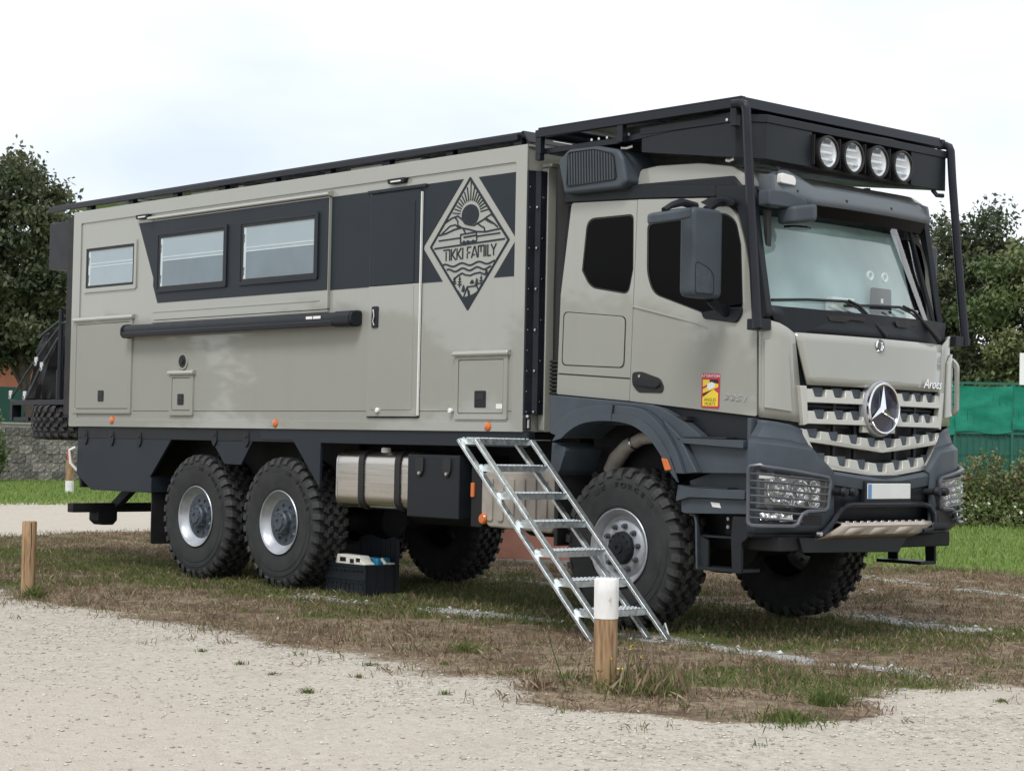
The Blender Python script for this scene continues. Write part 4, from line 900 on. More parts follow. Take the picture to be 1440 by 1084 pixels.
# headlamps behind tube guards
def on_bumper(y, z, out=.0):
    # point on the corner plan curve for a given distance from the near edge
    pts = PL[1:8]; P_ = [Vector(p) for p in pts]; L_ = [0]
    for a, b in zip(P_, P_[1:]): L_.append(L_[-1]+(b-a).length)
    y = max(0, min(y, L_[-1]-1e-4))
    for i in range(len(P_)-1):
        if L_[i+1] >= y:
            t_ = (y-L_[i])/(L_[i+1]-L_[i]); q = P_[i].lerp(P_[i+1], t_); d = (P_[i+1]-P_[i]).normalized(); n_ = Vector((d.y, -d.x))
            q = q+n_*out; return (q.x, q.y, z)
for s in (0, 1):
    ob_ = lambda u, z, o_=.0: (lambda q: (q[0], MIRB(q[1], s), q[2]))(on_bumper(u, z, o_))
    U0, U1, U2, U3 = .045, .66, .42, .36
    zt_ = lambda u: 1.285-.14*(u-U0)
    hl = part('headlamp', 'black', MB().grid([[ob_(u, (zt_(u)-.02)*(1-t_)+(.955 if u > .42 else .865)*t_, .010) for u in np.linspace(U0+.01, U1-.01, 14)] for t_ in (0, .5, 1)]))
    part('bezel', 'bezel_grey', MB().grid([[ob_(u, (1.215-.06*u)*(1-t_)+(1.0-.02*u)*t_, .013) for u in np.linspace(.13, .60, 10)] for t_ in (0, 1)]), 0, hl)
    for u, z, r_ in ((.225, 1.115, .098), (.395, 1.095, .085), (.525, 1.13, .055), (.52, 1.035, .055), (.30, 1.035, .05)):
        q = Vector(ob_(u, z, .028)); q2 = Vector(ob_(u+.02, z, .028)); d = (q2-q).normalized(); nn = Vector((d.y, -d.x, 0)) if s == 0 else Vector((-d.y, d.x, 0))
        mbr = MB().lathe([(r_, .010), (r_*.93, .010), (r_*.90, -.004), (r_*.62, -.022), (r_*.42, -.026), (r_*.40, .004), (r_*.30, .012), (0, .016)], 20, 'z')
        mbr.v = [tuple(q+d*v[0]+Vector((0, 0, 1))*v[1]+nn*v[2]) for v in mbr.v]
        part('reflector', 'chrome_facets', mbr, 0, hl)
    part('indicator', 'chrome_facets', MB().grid([[ob_(u, z, .018) for u in np.linspace(.10, .34, 6)] for z in (.895, .93, .945)]), 0, hl)
    part('fog_lens', 'white_plastic', MB().grid([[ob_(u, z, .021) for u in np.linspace(.24, .34, 4)] for z in (.885, .915)]), 0, hl)
    part('chrome_block', 'lamp_reflector', MB().grid([[ob_(u, z, .02) for u in np.linspace(.09, .19, 4)] for z in (1.19, 1.225)]), 0, hl)
    part('lens', 'glass_lens', MB().grid([[ob_(u, (zt_(u)-.04)*(1-t_)+.985*t_, .045) for u in np.linspace(U0+.03, U1-.03, 12)] for t_ in (0, 1)]), 0, hl)
    gd_ = part('lamp_guard', 'guard_grey', MB().tube([ob_(u, z, .048) for u, z in [(U0+.02, .855), (U0, .88), (U0, 1.25), (U0+.015, 1.275), (U0+.05, 1.285)]+[(u, zt_(u)) for u in np.linspace(.12, U1-.02, 10)]+[(U1, 1.17), (U1, 1.15), (U1-.02, .985), (U1-.05, .965), (U2+.03, .958), (U2-.02, .935), (U3, .868), (U3-.03, .853)]+[(u, .853) for u in np.linspace(.29, U0+.05, 5)]+[(U0+.02, .855)]], .0165, 8))
    for k in range(7):
        z0 = 1.225-k*.052; ue = U1 if z0-.09 > .955 else (U2-.0 if z0 > .93 else U3+.03)
        ue = U1-.005 if k < 5 else (.45 if k == 5 else .40)
        part('guard_bar', 'guard_grey', MB().tube([ob_(u, z0-.075*(u-U0), .050) for u in np.linspace(U0, ue, 10)], .0085, 6), 0, gd_)
    for z in (1.12, 1.00): part('guard_bolt', 'chrome', MB().lathe([(0, -.02), (.018, -.016), (.02, 0)], 10, 'y', (2.435, MIRB(-.02, s), z)) if s == 0 else MB().lathe([(0, .02), (.018, .016), (.02, 0)], 10, 'y', (2.435, MIRB(-.02, s), z)), 0, gd_)
    part('fog_pocket', 'black', MB().grid([[ob_(u, z, .012) for u in np.linspace(.43, .62, 5)] for z in (.86, .93)]), 0, hl)

# ---- front fenders, entry steps
def chaikin(P, n=2):
    for _ in range(n):
        Q = [P[0]]
        for a, b in zip(P, P[1:]): Q += [(a[0]*.75+b[0]*.25, a[1]*.75+b[1]*.25), (a[0]*.25+b[0]*.75, a[1]*.25+b[1]*.75)]
        P = Q+[P[-1]]
    return P
fo = [(.373, 1.492), (.47, 1.60), (.62, 1.675), (.83, 1.708), (1.08, 1.715), (1.336, 1.691), (1.47, 1.63), (1.582, 1.544), (1.68, 1.43), (1.746, 1.326), (1.80, 1.205)]
fi = [(1.69, 1.205), (1.64, 1.27), (1.585, 1.335), (1.50, 1.43), (1.38, 1.52), (1.25, 1.57), (1.06, 1.592), (.85, 1.588), (.70, 1.56), (.58, 1.50), (.517, 1.452)]
fo = chaikin(fo); fi = chaikin(fi)
for s in (0, 1):
    def pr(poly, a, b, holes=()):
        a, b = sorted((MIR(a, s), MIR(b, s))); return MB().prism(poly, 'y', a, b, holes)
    fd = part('front_fender', 'plastic_anthracite', pr(fo+fi, -.035, .40), .012)
    lipo = [(x*.985+.016, z-.028) for x, z in fo]
    part('fender_lip', 'plastic_anthracite', pr([(x+(1.05-x)*.055, z-.065+.0*x) for x, z in fo]+[(x, z) for x, z in fi], -.048, -.030), .006, fd)
    part('fender_seam', 'black', pr([(1.075, 1.712), (1.083, 1.712), (1.066, 1.600), (1.058, 1.600)], -.0495, -.034), 0, fd)
    ind = part('side_indicator', 'orange_lens', pr(fillet([(1.60, 1.318), (1.655, 1.31), (1.70, 1.232), (1.64, 1.225)], .012), -.06, -.034), .006)
    part('side_indicator_base', 'black', pr(fillet([(1.585, 1.33), (1.675, 1.325), (1.725, 1.225), (1.63, 1.21)], .012), -.045, -.030), .004)
    # inner wing and panels between arch and door
    part('wing_panel', 'plastic_anthracite', pr([(.305, 1.795), (1.112, 1.738), (1.36, 1.718), (1.50, 1.690), (1.62, 1.640), (1.76, 1.578), (1.905, 1.487), (1.905, 1.44), (1.72, 1.44)]+[q for q in reversed(fo) if .40 < q[0] < 1.66]+[(.37, 1.50), (.31, 1.50)], .03, .12), .006)
    part('wheel_well', 'chassis', pr([(.34, 1.62), (1.85, 1.62), (1.85, 1.2), (.34, 1.2)], .50, .52))
    part('well_roof', 'chassis', pr([(.36, 1.60), (1.75, 1.60), (1.75, 1.63), (.36, 1.63)], .05, .55))
    part('rear_mud_panel', 'plastic_anthracite', pr(fillet([(.36, 1.42), (.50, 1.385), (.52, 1.36), (.455, 1.20), (.40, 1.14), (.35, 1.2)], .01), .0, .40), .006)
    part('mud_panel_lower', 'rubber_black', pr([(.37, 1.18), (.42, 1.18), (.41, .6), (.37, .6)], .03, .40), .004)
    # entry: recess, two moulded steps, two steel rungs
    en = part('entry_housing', 'plastic_anthracite', pr([(1.55, 1.690), (2.385, 1.632), (2.372, 1.50), (2.372, .93), (1.775, .91), (1.69, 1.15), (1.905, 1.215), (1.73, 1.47)], .16, .20), .004)
    part('upper_recess', 'plastic_dark', pr([(1.45, 1.70), (2.345, 1.625), (2.335, 1.50), (2.29, 1.465), (1.80, 1.465), (1.60, 1.60)], .125, .161), .004, en)
    part('entry_frame', 'plastic_anthracite', pr([(2.345, 1.62), (2.386, 1.618), (2.376, 1.49), (2.37, 1.22), (2.345, 1.22), (2.345, 1.48)], .04, .15), .006, en)
    part('fender_tail', 'plastic_anthracite', pr([(1.56, 1.60), (1.70, 1.50), (1.73, 1.47), (1.905, 1.215), (1.80, 1.205), (1.746, 1.326), (1.68, 1.43), (1.582, 1.544)], .0, .15), .008, en)
    part('step', 'plastic_anthracite', pr(fillet([(1.70, 1.468), (2.345, 1.460), (2.345, 1.402), (1.765, 1.430)], .008), .0, .16), .006, en)
    part('step_tread', 'rubber_black', pr([(1.76, 1.469), (2.18, 1.466), (2.18, 1.478), (1.76, 1.480)], .004, .12), .002, en)
    part('riser', 'plastic_anthracite', pr(fillet([(1.77, 1.43), (2.345, 1.402), (2.345, 1.222), (1.905, 1.215)], .006), .055, .15), .006, en)
    part('step', 'plastic_anthracite', pr(fillet([(1.72, 1.122), (1.83, 1.105), (2.366, 1.100), (2.366, 1.036), (1.83, 1.034), (1.70, 1.00)], .008), .0, .16), .006, en)
    part('step_tread', 'rubber_black', pr([(1.85, 1.106), (2.20, 1.103), (2.20, 1.114), (1.85, 1.117)], .004, .12), .002, en)
    part('riser', 'plastic_anthracite', pr(fillet([(1.715, 1.03), (2.366, 1.034), (2.366, .93), (1.775, .912), (1.73, .92)], .006), .035, .15), .008, en)
    part('nozzle_label', 'white_plastic', pr([(2.015, 1.005), (2.10, 1.0), (2.115, .965), (2.035, .97)], .032, .036), 0, en)
    st = part('boarding_step', 'metal_dark', pr(fillet([(1.865, .502), (2.30, .502), (2.30, .528), (1.865, .528)], .004), .06, .26), .003)
    part('rung', 'metal_dark', pr([(1.86, .742), (2.22, .742), (2.22, .758), (1.86, .758)], .10, .28), .002, st)
    part('plate', 'metal_dark', pr(fillet([(2.215, .91), (2.36, .91), (2.36, .76), (2.300, .72), (2.300, .500), (2.215, .500), (2.20, .75)], .012), .05, .075), .003, st)
    part('plate', 'metal_dark', pr(fillet([(1.83, .90), (1.845, .90), (1.87, .75), (1.955, .72), (1.955, .525), (1.862, .525), (1.855, .70), (1.82, .85)], .004), .08, .10), .003, st)
    part('strap', 'hub_grey', MB().tube([(1.79, MIR(.06, s), .905), (1.835, MIR(.06, s), .90), (1.852, MIR(.06, s), .85), (1.868, MIR(.06, s), .51)], .008, 6), 0, st)
    part('valve_block', 'chassis', pr(rect(1.98, 2.18, .76, .92, .01), .24, .34), .006, st)
    for x, z in ((2.01, .88), (2.01, .82), (2.17, .80), (2.14, .80)): part('fitting', 'rail_galv', MB().cyl((x, MIR(.232, s), z), (x, MIR(.25, s), z), .014, n=8), 0, st)
# pipe work seen in the near wheel arch
part('intake_pipe', 'grey_plastic', MB().tube([(.62, .42, 1.20), (.70, .40, 1.30), (.85, .36, 1.40), (1.02, .34, 1.46), (1.22, .34, 1.48)], [.07, .07, .06, .05, .045], 12))
part('pipe_clip', 'steel', MB().tube([(.93, .35, 1.43), (.95, .348, 1.437)], .064, 14))
# air intake stack behind the cab
part('intake_stack', 'black', MB().tube([(.27, .22, 1.56), (.25, .21, 2.0), (.255, .20, 2.6), (.28, .19, 3.1), (.33, .16, 3.50), (.40, .14, 3.60)], [.075, .08, .08, .085, .10, .12], 14))
bl = MB()
for k in range(9): bl.lathe([(.078, 1.80+k*.032), (.098, 1.808+k*.032), (.098, 1.820+k*.032), (.078, 1.829+k*.032)], 16, 'z', (.245, .205, 0))
part('bellows', 'rubber_black', bl)
fl = part('air_filter', 'plastic_anthracite', MB().prism(fillet([(.36, 3.66), (.48, 3.745), (.80, 3.74), (1.03, 3.69), (1.085, 3.62), (1.13, 3.43), (1.06, 3.385), (.44, 3.388)], .03, 5), 'y', .0, .38), .03, seg=3)
gp = fillet([(.50, 3.712), (.78, 3.71), (.985, 3.655), (1.02, 3.46), (.49, 3.448)], .03, 5)
part('grille_recess', 'black', MB().prism(gp, 'y', -.004, .004), 0, fl)
part('grille_frame', 'plastic_dark', MB().prism(grow(gp, .05), 'y', -.010, .003, [gp]), .004, fl)
for k in range(17):
    x = .505+k*.0305; zt_ = 3.706 if x < .78 else 3.706-(x-.78)*.26
    part('slat', 'plastic_anthracite', MB().prism([(x, 3.452), (x+.013, 3.452), (x+.013-.012, zt_), (x-.012, zt_)], 'y', -.009, .0), 0, fl)
# ---- mirrors
for s in (0, 1):
    def bx(x0, x1, ya, yb, z0, z1, r=.03): 
        a, b = sorted((MIR(ya, s), MIR(yb, s))); return MB().prism(fillet([(a, z0), (b, z0), (b, z1), (a, z1)], r, 5), 'x', x0, x1)
    mr = part('door_mirror', 'plastic_anthracite', bx(2.07, 2.21, -.42, -.09, 2.47, 3.115, .06) if s == 0 else bx(2.05, 2.17, -.12, .05, 2.47, 3.09, .05), .035, seg=3)
    if s: continue
    part('corner_insert', 'hub_grey', MB().prism([(MIR(y, s), z) for y, z in fillet([(-.385, 2.50), (-.20, 2.50), (-.20, 2.63), (-.245, 2.675), (-.37, 2.715), (-.385, 2.70)], .03)], 'x', 2.205, 2.214), .004, mr)
    part('insert_gap', 'rubber_black', MB().prism([(MIR(y, s), z) for y, z in fillet([(-.39, 2.49), (-.19, 2.49), (-.19, 2.64), (-.24, 2.685), (-.37, 2.725), (-.39, 2.71)], .03)], 'x', 2.200, 2.2115), 0, mr)
    part('mirror_glass', 'glass_black', bx(2.065, 2.071, -.385, -.125, 2.52, 3.08, .04), 0, mr)
    part('lower_arm', 'plastic_dark', MB().tube([(2.13, MIR(-.14, s), 2.475), (2.12, MIR(-.06, s), 2.435), (2.09, MIR(.08, s), 2.40)], [.035, .04, .045], 10), 0, mr)
    part('upper_arm', 'plastic_dark', MB().tube([(2.13, MIR(-.20, s), 3.11), (2.10, MIR(-.05, s), 3.18), (2.06, MIR(.08, s), 3.20)], .03, 10), 0, mr)
    km = part('kerb_mirror', 'plastic_anthracite', MB().prism([(x, MIR(y, s)) for x, y in fillet([(2.08, -.74), (2.14, -.83), (2.24, -.84), (2.33, -.70), (2.30, -.52), (2.12, -.50)], .05)], 'z', 0, .075, fn=lambda x, y, z: (x, y, z+2.965+.22*(MIR(y, s)+.74))), .02)
    part('arm', 'plastic_dark', MB().tube([(2.20, MIR(-.72, s), 3.055), (2.18, MIR(-.62, s), 3.10), (2.14, MIR(-.47, s), 3.14), (2.12, MIR(-.30, s), 3.13)], [.02, .024, .03, .03], 8), 0, km)
# front view mirror on the near corner of the windscreen
fm = part('front_mirror', 'plastic_anthracite', MB().prism([(x, y) for x, y in fillet([(2.36, .30), (2.36, .60), (2.48, .64), (2.56, .52), (2.53, .32)], .05)], 'z', 0, .13, fn=lambda x, y, z: (x, y, 3.055+z+.16*(y-.45))), .03)
part('arm', 'plastic_anthracite', MB().prism(fillet([(.10, 3.27), (.30, 3.275), (.53, 3.235), (.545, 3.17), (.48, 3.155), (.10, 3.15)], .025), 'x', 2.36, 2.47), .015, fm)
part('mirror_glass', 'glass_black', MB().prism(fillet([(2.39, .34), (2.39, .57), (2.48, .58), (2.52, .48), (2.49, .36)], .04), 'z', 3.015, 3.03), 0, fm)
part('hand_grip', 'rubber_black', MB().prism(fillet([(2.36, 3.13), (2.40, 3.13), (2.40, 3.02), (2.405, 2.94), (2.40, 2.86), (2.385, 2.88), (2.372, 2.95)], .01), 'y', .16, .21), .008)
# ---- sun visor
vis = MB(); VY = [.30, .42, .50, .62, .75, 1.0, 1.3, 1.6, 1.9, 2.1, 2.22]
def vt(y): return 3.455 if .36 <= y <= .52 else (3.455-.085*min(1, (y-.52)/.22) if y > .52 else 3.455-.8*(.36-y))
rows = [[(2.40-.09*(abs(y-1.25)/1)**2+dx, y, z0*(1-k)+vt(y)*k+dz) for y in VY] for k, dx, dz, z0 in ((0, .035, .0, 3.215), (.35, .03, 0, 3.215), (.75, -.01, .012, 3.215), (.80, -.012, .0, 3.215), (1., -.05, 0, 3.215))]
vo = part('sun_visor', 'visor_grey', vis.grid(rows), .0, solid=.016)
part('side_cheek', 'visor_grey', MB().prism([(2.20, 3.30), (2.36, 3.245), (2.355, 3.40), (2.22, 3.42)], 'y', .27, .295), .006, vo)
part('side_cheek', 'visor_grey', MB().prism([(2.20, 3.30), (2.36, 3.225), (2.33, 3.36), (2.22, 3.40)], 'y', 2.215, 2.24), .006, vo)
part('tinted_band', 'glass_black', MB().grid([[(2.415-.09*(abs(y-1.25)/1)**2-(3.23-z)*.28, y, z) for y in np.linspace(.45, 2.2, 12)] for z in (3.135, 3.225)]), 0, vo)
part('clearance_lamp', 'white_plastic', MB().prism(fillet([(.335, 3.345), (.50, 3.34), (.505, 3.385), (.48, 3.41), (.345, 3.42)], .015), 'x', 2.335, 2.385), .006, vo)
for y, z in ((.36, 3.452), (.52, 3.30), (1.05, 3.275), (1.62, 3.275)): part('bolt', 'rubber_black', MB().lathe([(0, .03), (.012, .028), (.016, 0)], 10, 'x', (2.40-.09*(abs(y-1.25))**2+(.0 if z > 3.4 else .03)-.02, y, z)), 0, vo)
for y in (.80, 1.28, 1.72):
    for dy in (-.045, .045): part('visor_bracket', 'black', MB().bar((2.36, y+dy, 3.235), (2.36, y, 3.14), .022, .022), 0, vo)
# ---- roof rack with storage box and spot lamps
rk = part('roof_rack', 'rack_black', B(.10, 2.30, -.005, .045, 3.872, 3.935), .006)
part('rail', 'rack_black', B(.10, 2.30, 2.455, 2.505, 3.872, 3.935), .006, rk); part('rail', 'rack_black', B(.10, .15, .045, 2.455, 3.873, 3.934), .004, rk)
part('front_fascia', 'rack_black', MB().prism([(2.245, 3.865), (2.30, 3.868), (2.285, 3.945), (2.245, 3.95)], 'y', .046, 2.454), .004, rk)
part('edge_cap', 'rack_black', B(.13, 2.275, .0, .05, 3.9355, 3.952), .004, rk)
for k in range(2):
    for j in range(2): part('solar_panel', 'solar_blue', B(.17+k*1.04, 1.19+k*1.04, .055+j*1.2, 1.24+j*1.2, 3.925, 3.949), .003, rk)
for x in (.104, 1.02, 2.17): part('drop_bracket', 'rack_black', B(x, x+.06, .0, .05, 3.74, 3.873), .004, rk)
part('drop_bracket', 'rack_black', B(.104, .16, .0, .05, 3.69, 3.741), .003, rk)
part('lower_rail', 'rack_black', MB().prism([(.13, 3.79), (1.02, 3.79), (2.29, 3.868), (2.29, 3.83), (1.02, 3.742), (.13, 3.745)], 'y', .055, .085), .004, rk)
part('lower_rail', 'rack_black', B(.13, 2.2, 2.42, 2.45, 3.745, 3.79), .004, rk); part('tray', 'rack_black', B(.16, 1.22, .10, 2.40, 3.745, 3.765), 0, rk)
part('wiring_rail', 'black', B(.95, 2.15, .095, .12, 3.80, 3.865), .003, rk)
for x in (.70, .78, .87, 1.10, 2.10): part('bolt', 'steel', MB().lathe([(0, -.012), (.012, -.01), (.014, 0)], 8, 'y', (x, .055, 3.80+.0*x)), 0, rk)
for s in (0, 1):
    y = -.02 if s == 0 else 2.52
    part('upright_bar', 'rack_black', MB().tube([(2.22, y, 3.895), (2.285, y, 3.893), (2.325, y, 3.875), (2.342, y, 3.835), (2.36, y, 3.60), (2.405, y-.0 if s == 0 else y+.015, 3.05), (2.475, y+.0 if s == 0 else y+.045, 2.26)], [.034]*6+[.036], 10), 0, rk)
    part('bar_foot', 'rack_black', B(2.36, 2.49, min(y, MIR(.12, s))+(.02 if s == 0 else .03), max(y, MIR(.12, s)), 2.25, 2.33), .006, rk)
sb = part('roof_storage_box', 'metal_dark', MB().prism(fillet([(1.23, .06), (2.17, .06), (2.315, .24), (2.315, .770), (2.19, .771), (2.19, 2.02), (2.315, 2.021), (2.315, 2.49), (1.23, 2.49)], .004), 'z', 3.515, 3.78, fn=lambda x, y, z: (x, y, z+(.135*(2.19-x)/.96 if z < 3.6 and x < 2.19 else 0))), .006)
part('lid', 'metal_dark', MB().prism([(1.22, .05), (2.18, .05), (2.325, .235), (2.325, 2.5), (1.22, 2.5)], 'z', 3.780, 3.84), .006, sb)
part('lamp_floor', 'black', MB().prism([(2.19, .77), (2.30, .77), (2.30, 2.02), (2.19, 2.02)], 'z', 3.515, 3.53), 0, sb)
part('clip', 'steel', MB().tube([(1.05, .03, 3.70), (1.12, .02, 3.69), (1.17, .03, 3.70)], .014, 6), 0, sb); part('clip', 'steel', MB().tube([(2.12, .03, 3.50), (2.16, .02, 3.49), (2.19, .03, 3.50)], .014, 6), 0, sb)
part('clip', 'plastic_dark', MB().tube([(2.28, 2.36, 3.515), (2.31, 2.38, 3.47), (2.33, 2.44, 3.47)], .018, 6), 0, sb)
part('foot', 'metal_dark', MB().tube([(1.9, .5, 3.52), (1.9, .5, 3.48)], .03, 8), 0, sb); part('foot', 'metal_dark', MB().tube([(1.9, 2.0, 3.52), (1.9, 2.0, 3.44)], .03, 8), 0, sb)
for y in (.905, 1.215, 1.53, 1.845):
    c_ = (2.345, y, 3.635)
    lp = part('spot_lamp', 'rubber_black', MB().lathe([(0, -.15), (.06, -.14), (.11, -.05), (.128, .0), (.128, .025), (.112, .03), (.110, .008)], 28, 'x', c_))
    part('reflector', 'lamp_reflector', MB().lathe([(.110, .008), (.085, -.02), (.04, -.045), (0, -.05)], 28, 'x', c_), 0, lp)
    for dz in (-.052, 0, .052): part('reflector_step', 'lamp_reflector', MB().prism([(y-.085, 3.635+dz-.006), (y+.085, 3.635+dz-.006), (y+.07, 3.635+dz+.012), (y-.07, 3.635+dz+.012)], 'x', 2.33, 2.347), .002, lp)
    part('cap', 'black', MB().prism(rect(y-.04, y+.04, 3.705, 3.735, .008), 'x', 2.348, 2.352), 0, lp)
    part('lens', 'glass_lens', MB().lathe([(.111, .014), (.07, .021), (0, .024)], 28, 'x', c_), 0, lp)
    part('bracket', 'black', B(2.20, 2.34, y-.135, y-.128, 3.53, 3.76), .003, lp)
# blind spot sticker on the near door
stk = part('warning_sticker', 'sticker_red', MB().prism(fillet([(1.855, 1.949), (2.033, 1.945), (2.029, 1.687), (1.852, 1.695)], .015), 'y', .0935, .0968))
stk['label'] = 'red and yellow ATTENTION ANGLES MORTS sticker with a small truck'
stf = lambda xc, zc, k=-.02: (lambda u, v, w_: (xc+u, .0922-w_, zc+v+k*u))
part('lettering', 'white_plastic', text_mb('ATTENTION', .031, .0004, stf(1.943, 1.928), 1.02), 0, stk)
part('field', 'sticker_yellow', MB().prism([(1.868, 1.902), (1.93, 1.902), (1.935, 1.875), (1.868, 1.85)], 'y', .0923, .0936), 0, stk)
part('field', 'sticker_yellow', MB().prism([(1.868, 1.832), (1.98, 1.875), (2.018, 1.868), (2.018, 1.845), (1.868, 1.803)], 'y', .0923, .0936), 0, stk)
part('field', 'sticker_yellow', MB().prism([(1.866, 1.772), (1.97, 1.83), (2.018, 1.80), (2.016, 1.705), (1.866, 1.708)], 'y', .0923, .0936), 0, stk)
part('field', 'black', MB().prism([(1.935, 1.902), (2.018, 1.902), (2.018, 1.872), (1.98, 1.878), (1.94, 1.86)], 'y', .0927, .0936), 0, stk); part('field', 'black', MB().prism([(1.867, 1.797), (1.94, 1.82), (1.96, 1.828), (1.867, 1.778)], 'y', .0927, .0936), 0, stk)
part('pictogram', 'white_plastic', MB().prism(fillet([(1.908, 1.845), (1.915, 1.872), (1.955, 1.885), (1.985, 1.872), (1.985, 1.848), (1.935, 1.825)], .006), 'y', .0912, .0922), 0, stk)
for txt, z in (('ANGLES', 1.752), ('MORTS', 1.722)): part('lettering', 'black', text_mb(txt, .034, .0004, stf(1.941, z), .95), 0, stk)

# ------------------------------------------------------------------ load on the rear carrier
ld = thing('covered_load', 'bulky load under a black tarpaulin strapped onto the rear carrier', 'cargo', (-8.52, .66, 1.812))
tb_ = MB(); rows = []
for k in range(15):
    t_ = k/14; z = 1.815+t_*.80; n_ = 44; row = []
    for j in range(n_+1):
        a = 2*math.pi*j/n_; rx = .46*(1-.36*t_**1.3); ry = .32*(1-.25*t_**1.6)
        w_ = 1+.075*math.sin(a*9+t_*2.2)+.06*math.sin(a*17-t_*5)+.05*math.sin(a*5+t_*9)+.03*math.sin(a*29+t_*14)
        if k == 14: w_ *= .35
        ca, sa = math.cos(a), math.sin(a); sq = 1/max(abs(ca), abs(sa))**.55
        row.append((-8.60+rx*w_*ca*sq+.20*t_, .66+ry*w_*sa*sq, z+.05*t_*math.sin(a*3)+(.05 if k == 14 else 0)))
    rows.append(row)
tb_.grid(rows); tb_.obj('tarpaulin', 'tarp', ld)
for pts in ([(-9.15, .31, 1.83), (-8.80, .29, 2.10), (-8.35, .31, 2.45), (-8.05, .34, 2.68)], [(-8.75, .29, 1.83), (-8.45, .28, 2.15), (-8.12, .32, 2.50)], [(-8.60, .36, 2.54), (-8.3, .37, 2.66), (-8.0, .36, 2.76)]):
    MB().tube(pts, .014, 6).obj('strap', 'strap', ld)
for x, z in ((-9.14, 1.84), (-8.80, 1.83), (-8.42, 2.16), (-8.55, 2.22)):
    MB().lathe([(.02, -.01), (.034, 0), (.02, .01)], 12, 'y', (x, .275, z), closed=True).obj('ring', 'rail_galv', ld); MB().box(x-.02, x+.05, .27, .29, z+.02, z+.07).obj('ratchet', 'rail_galv', ld, .006)

# ------------------------------------------------------------------ galvanised stairs against the truck
lad = thing('entry_stairs', 'galvanised steel stairs with perforated treads leaning on the truck side', 'stairs', (1.4, -.45, 0))
LX = lambda z, off: .10+off+(1.43-z)*1.045
for y in (-.75, -.165):
    for off in (0., .20):
        MB().bar((LX(1.425, off), y, 1.425), (LX(-.01, off), y, -.01), .026, .050, (0, 1, 0)).obj('rail', 'zinc', lad, .004)
for k in range(7):
    z = 1.445-k*.205; x0 = LX(z, 0)+.002; n = 26
    MB().box(x0, x0+.225, -.735, -.178, z-.014, z-.008).obj('tread', 'zinc', lad, .002)
    tr = lad.children[-1]
    MB().box(x0+.2185, x0+.225, -.735, -.178, z-.055, z-.0085).obj('tread_nosing', 'zinc', tr, .001); MB().box(x0, x0+.006, -.735, -.178, z-.055, z-.0085).obj('tread_nosing', 'zinc', tr, .001)
    for y in (-.738, -.181): MB().box(x0+.006, x0+.2185, y, y+.005, z-.055, z-.0085).obj('tread_end', 'zinc', tr)
    st_ = MB()          # raised anti-slip rims
    for i in range(13):
        for j in range(4): st_.lathe([(.013, -.009), (.010, .0), (.008, -.0085)], 6, 'z', (x0+.03+j*.053, -.715+i*.0425+(.02 if j % 2 else 0), z))
    o = st_.obj('anti_slip', 'zinc', tr); o['kind'] = 'stuff'
MB().box(.08, .32, -.177, .03, 1.43, 1.436).obj('top_plate', 'zinc', lad, .002); MB().box(.09, .115, -.75, -.17, 1.395, 1.4305).obj('top_bar', 'zinc', lad, .002)
MB().tube([(1.78, -.135, .02), (1.71, -.10, .10), (1.66, -.10, .03), (1.80, -.13, .01)], .009, 6).obj('foot_loop', 'zinc', lad)
MB().tube([(1.40, -.45, .17), (1.42, -.45, .06), (1.46, -.45, .02), (1.45, -.47, .07)], .008, 6).obj('hook', 'zinc', lad)

# ------------------------------------------------------------------ crate under the truck with toys
crt = thing('folding_crate', 'black plastic folding crate with its lid up, between the rear wheels and fuel tank', 'crate', (-2.66, .5, 0))
c0, c1, e0, e1 = -2.96, -2.37, .30, .70
MB().box(c0+.01, c1-.01, e0+.01, e1-.01, .0, .012).obj('bottom', 'plastic_dark', crt)
for nm, b in (('side', (c0, c1, e0, e0+.014, .0, .27)), ('side', (c0, c1, e1-.014, e1, .0, .27)), ('end', (c0, c0+.014, e0+.0145, e1-.0145, .0, .27)), ('end', (c1-.014, c1, e0+.0145, e1-.0145, .0, .27))):
    MB().box(*b).obj(nm, 'plastic_dark', crt, .003)
for z in (.005, .125, .245): MB().box(c0-.006, c1+.006, e0-.008, e0-.0005, z, z+.028).obj('rib', 'plastic_dark', crt, .002)
for k in range(9): MB().box(c0+.02+k*.066, c0+.032+k*.066, e0-.006, e0-.0005, .036, .122).obj('rib', 'plastic_dark', crt)
for k in range(9):
    MB().lathe([(.010, e0-.008), (.018, e0-.006), (.018, e0)], 8, 'y', (c0+.055+k*.06, 0, .10)).obj('stud', 'plastic_dark', crt); MB().lathe([(.010, e0-.008), (.018, e0-.006), (.018, e0)], 8, 'y', (c0+.055+k*.06, 0, .215)).obj('stud', 'plastic_dark', crt)
for k in range(4): MB().box(c1+.0005, c1+.008, e0+.03+k*.105, e0+.045+k*.105, .01, .265).obj('rib', 'plastic_dark', crt)
MB().prism([(c0, .271), (c1, .271), (c1, .50), (c1-.08, .52), (c1-.2, .49), (c1-.3, .50), (c1-.42, .525), (c0+.06, .51), (c0, .49)], 'y', e1-.012, e1-.002).obj('lid', 'plastic_dark', crt, .004)
for k in range(8): MB().box(c0+.03+k*.07, c0+.045+k*.07, e1-.018, e1-.0125, .29, .485).obj('lid_rib', 'plastic_dark', crt)
tcar = thing('toy_camper', 'white toy camper van with dark windows lying in the black crate', 'toy', (-2.72, .42, .20))
MB().prism(fillet([(-2.86, .235), (-2.46, .235), (-2.44, .275), (-2.50, .30), (-2.53, .345), (-2.86, .35)], .012), 'y', .345, .47).obj('body', 'toy_white', tcar, .008)
MB().box(-2.93, -2.862, .36, .46, .235, .335).obj('rear_box', 'toy_white', tcar, .008)
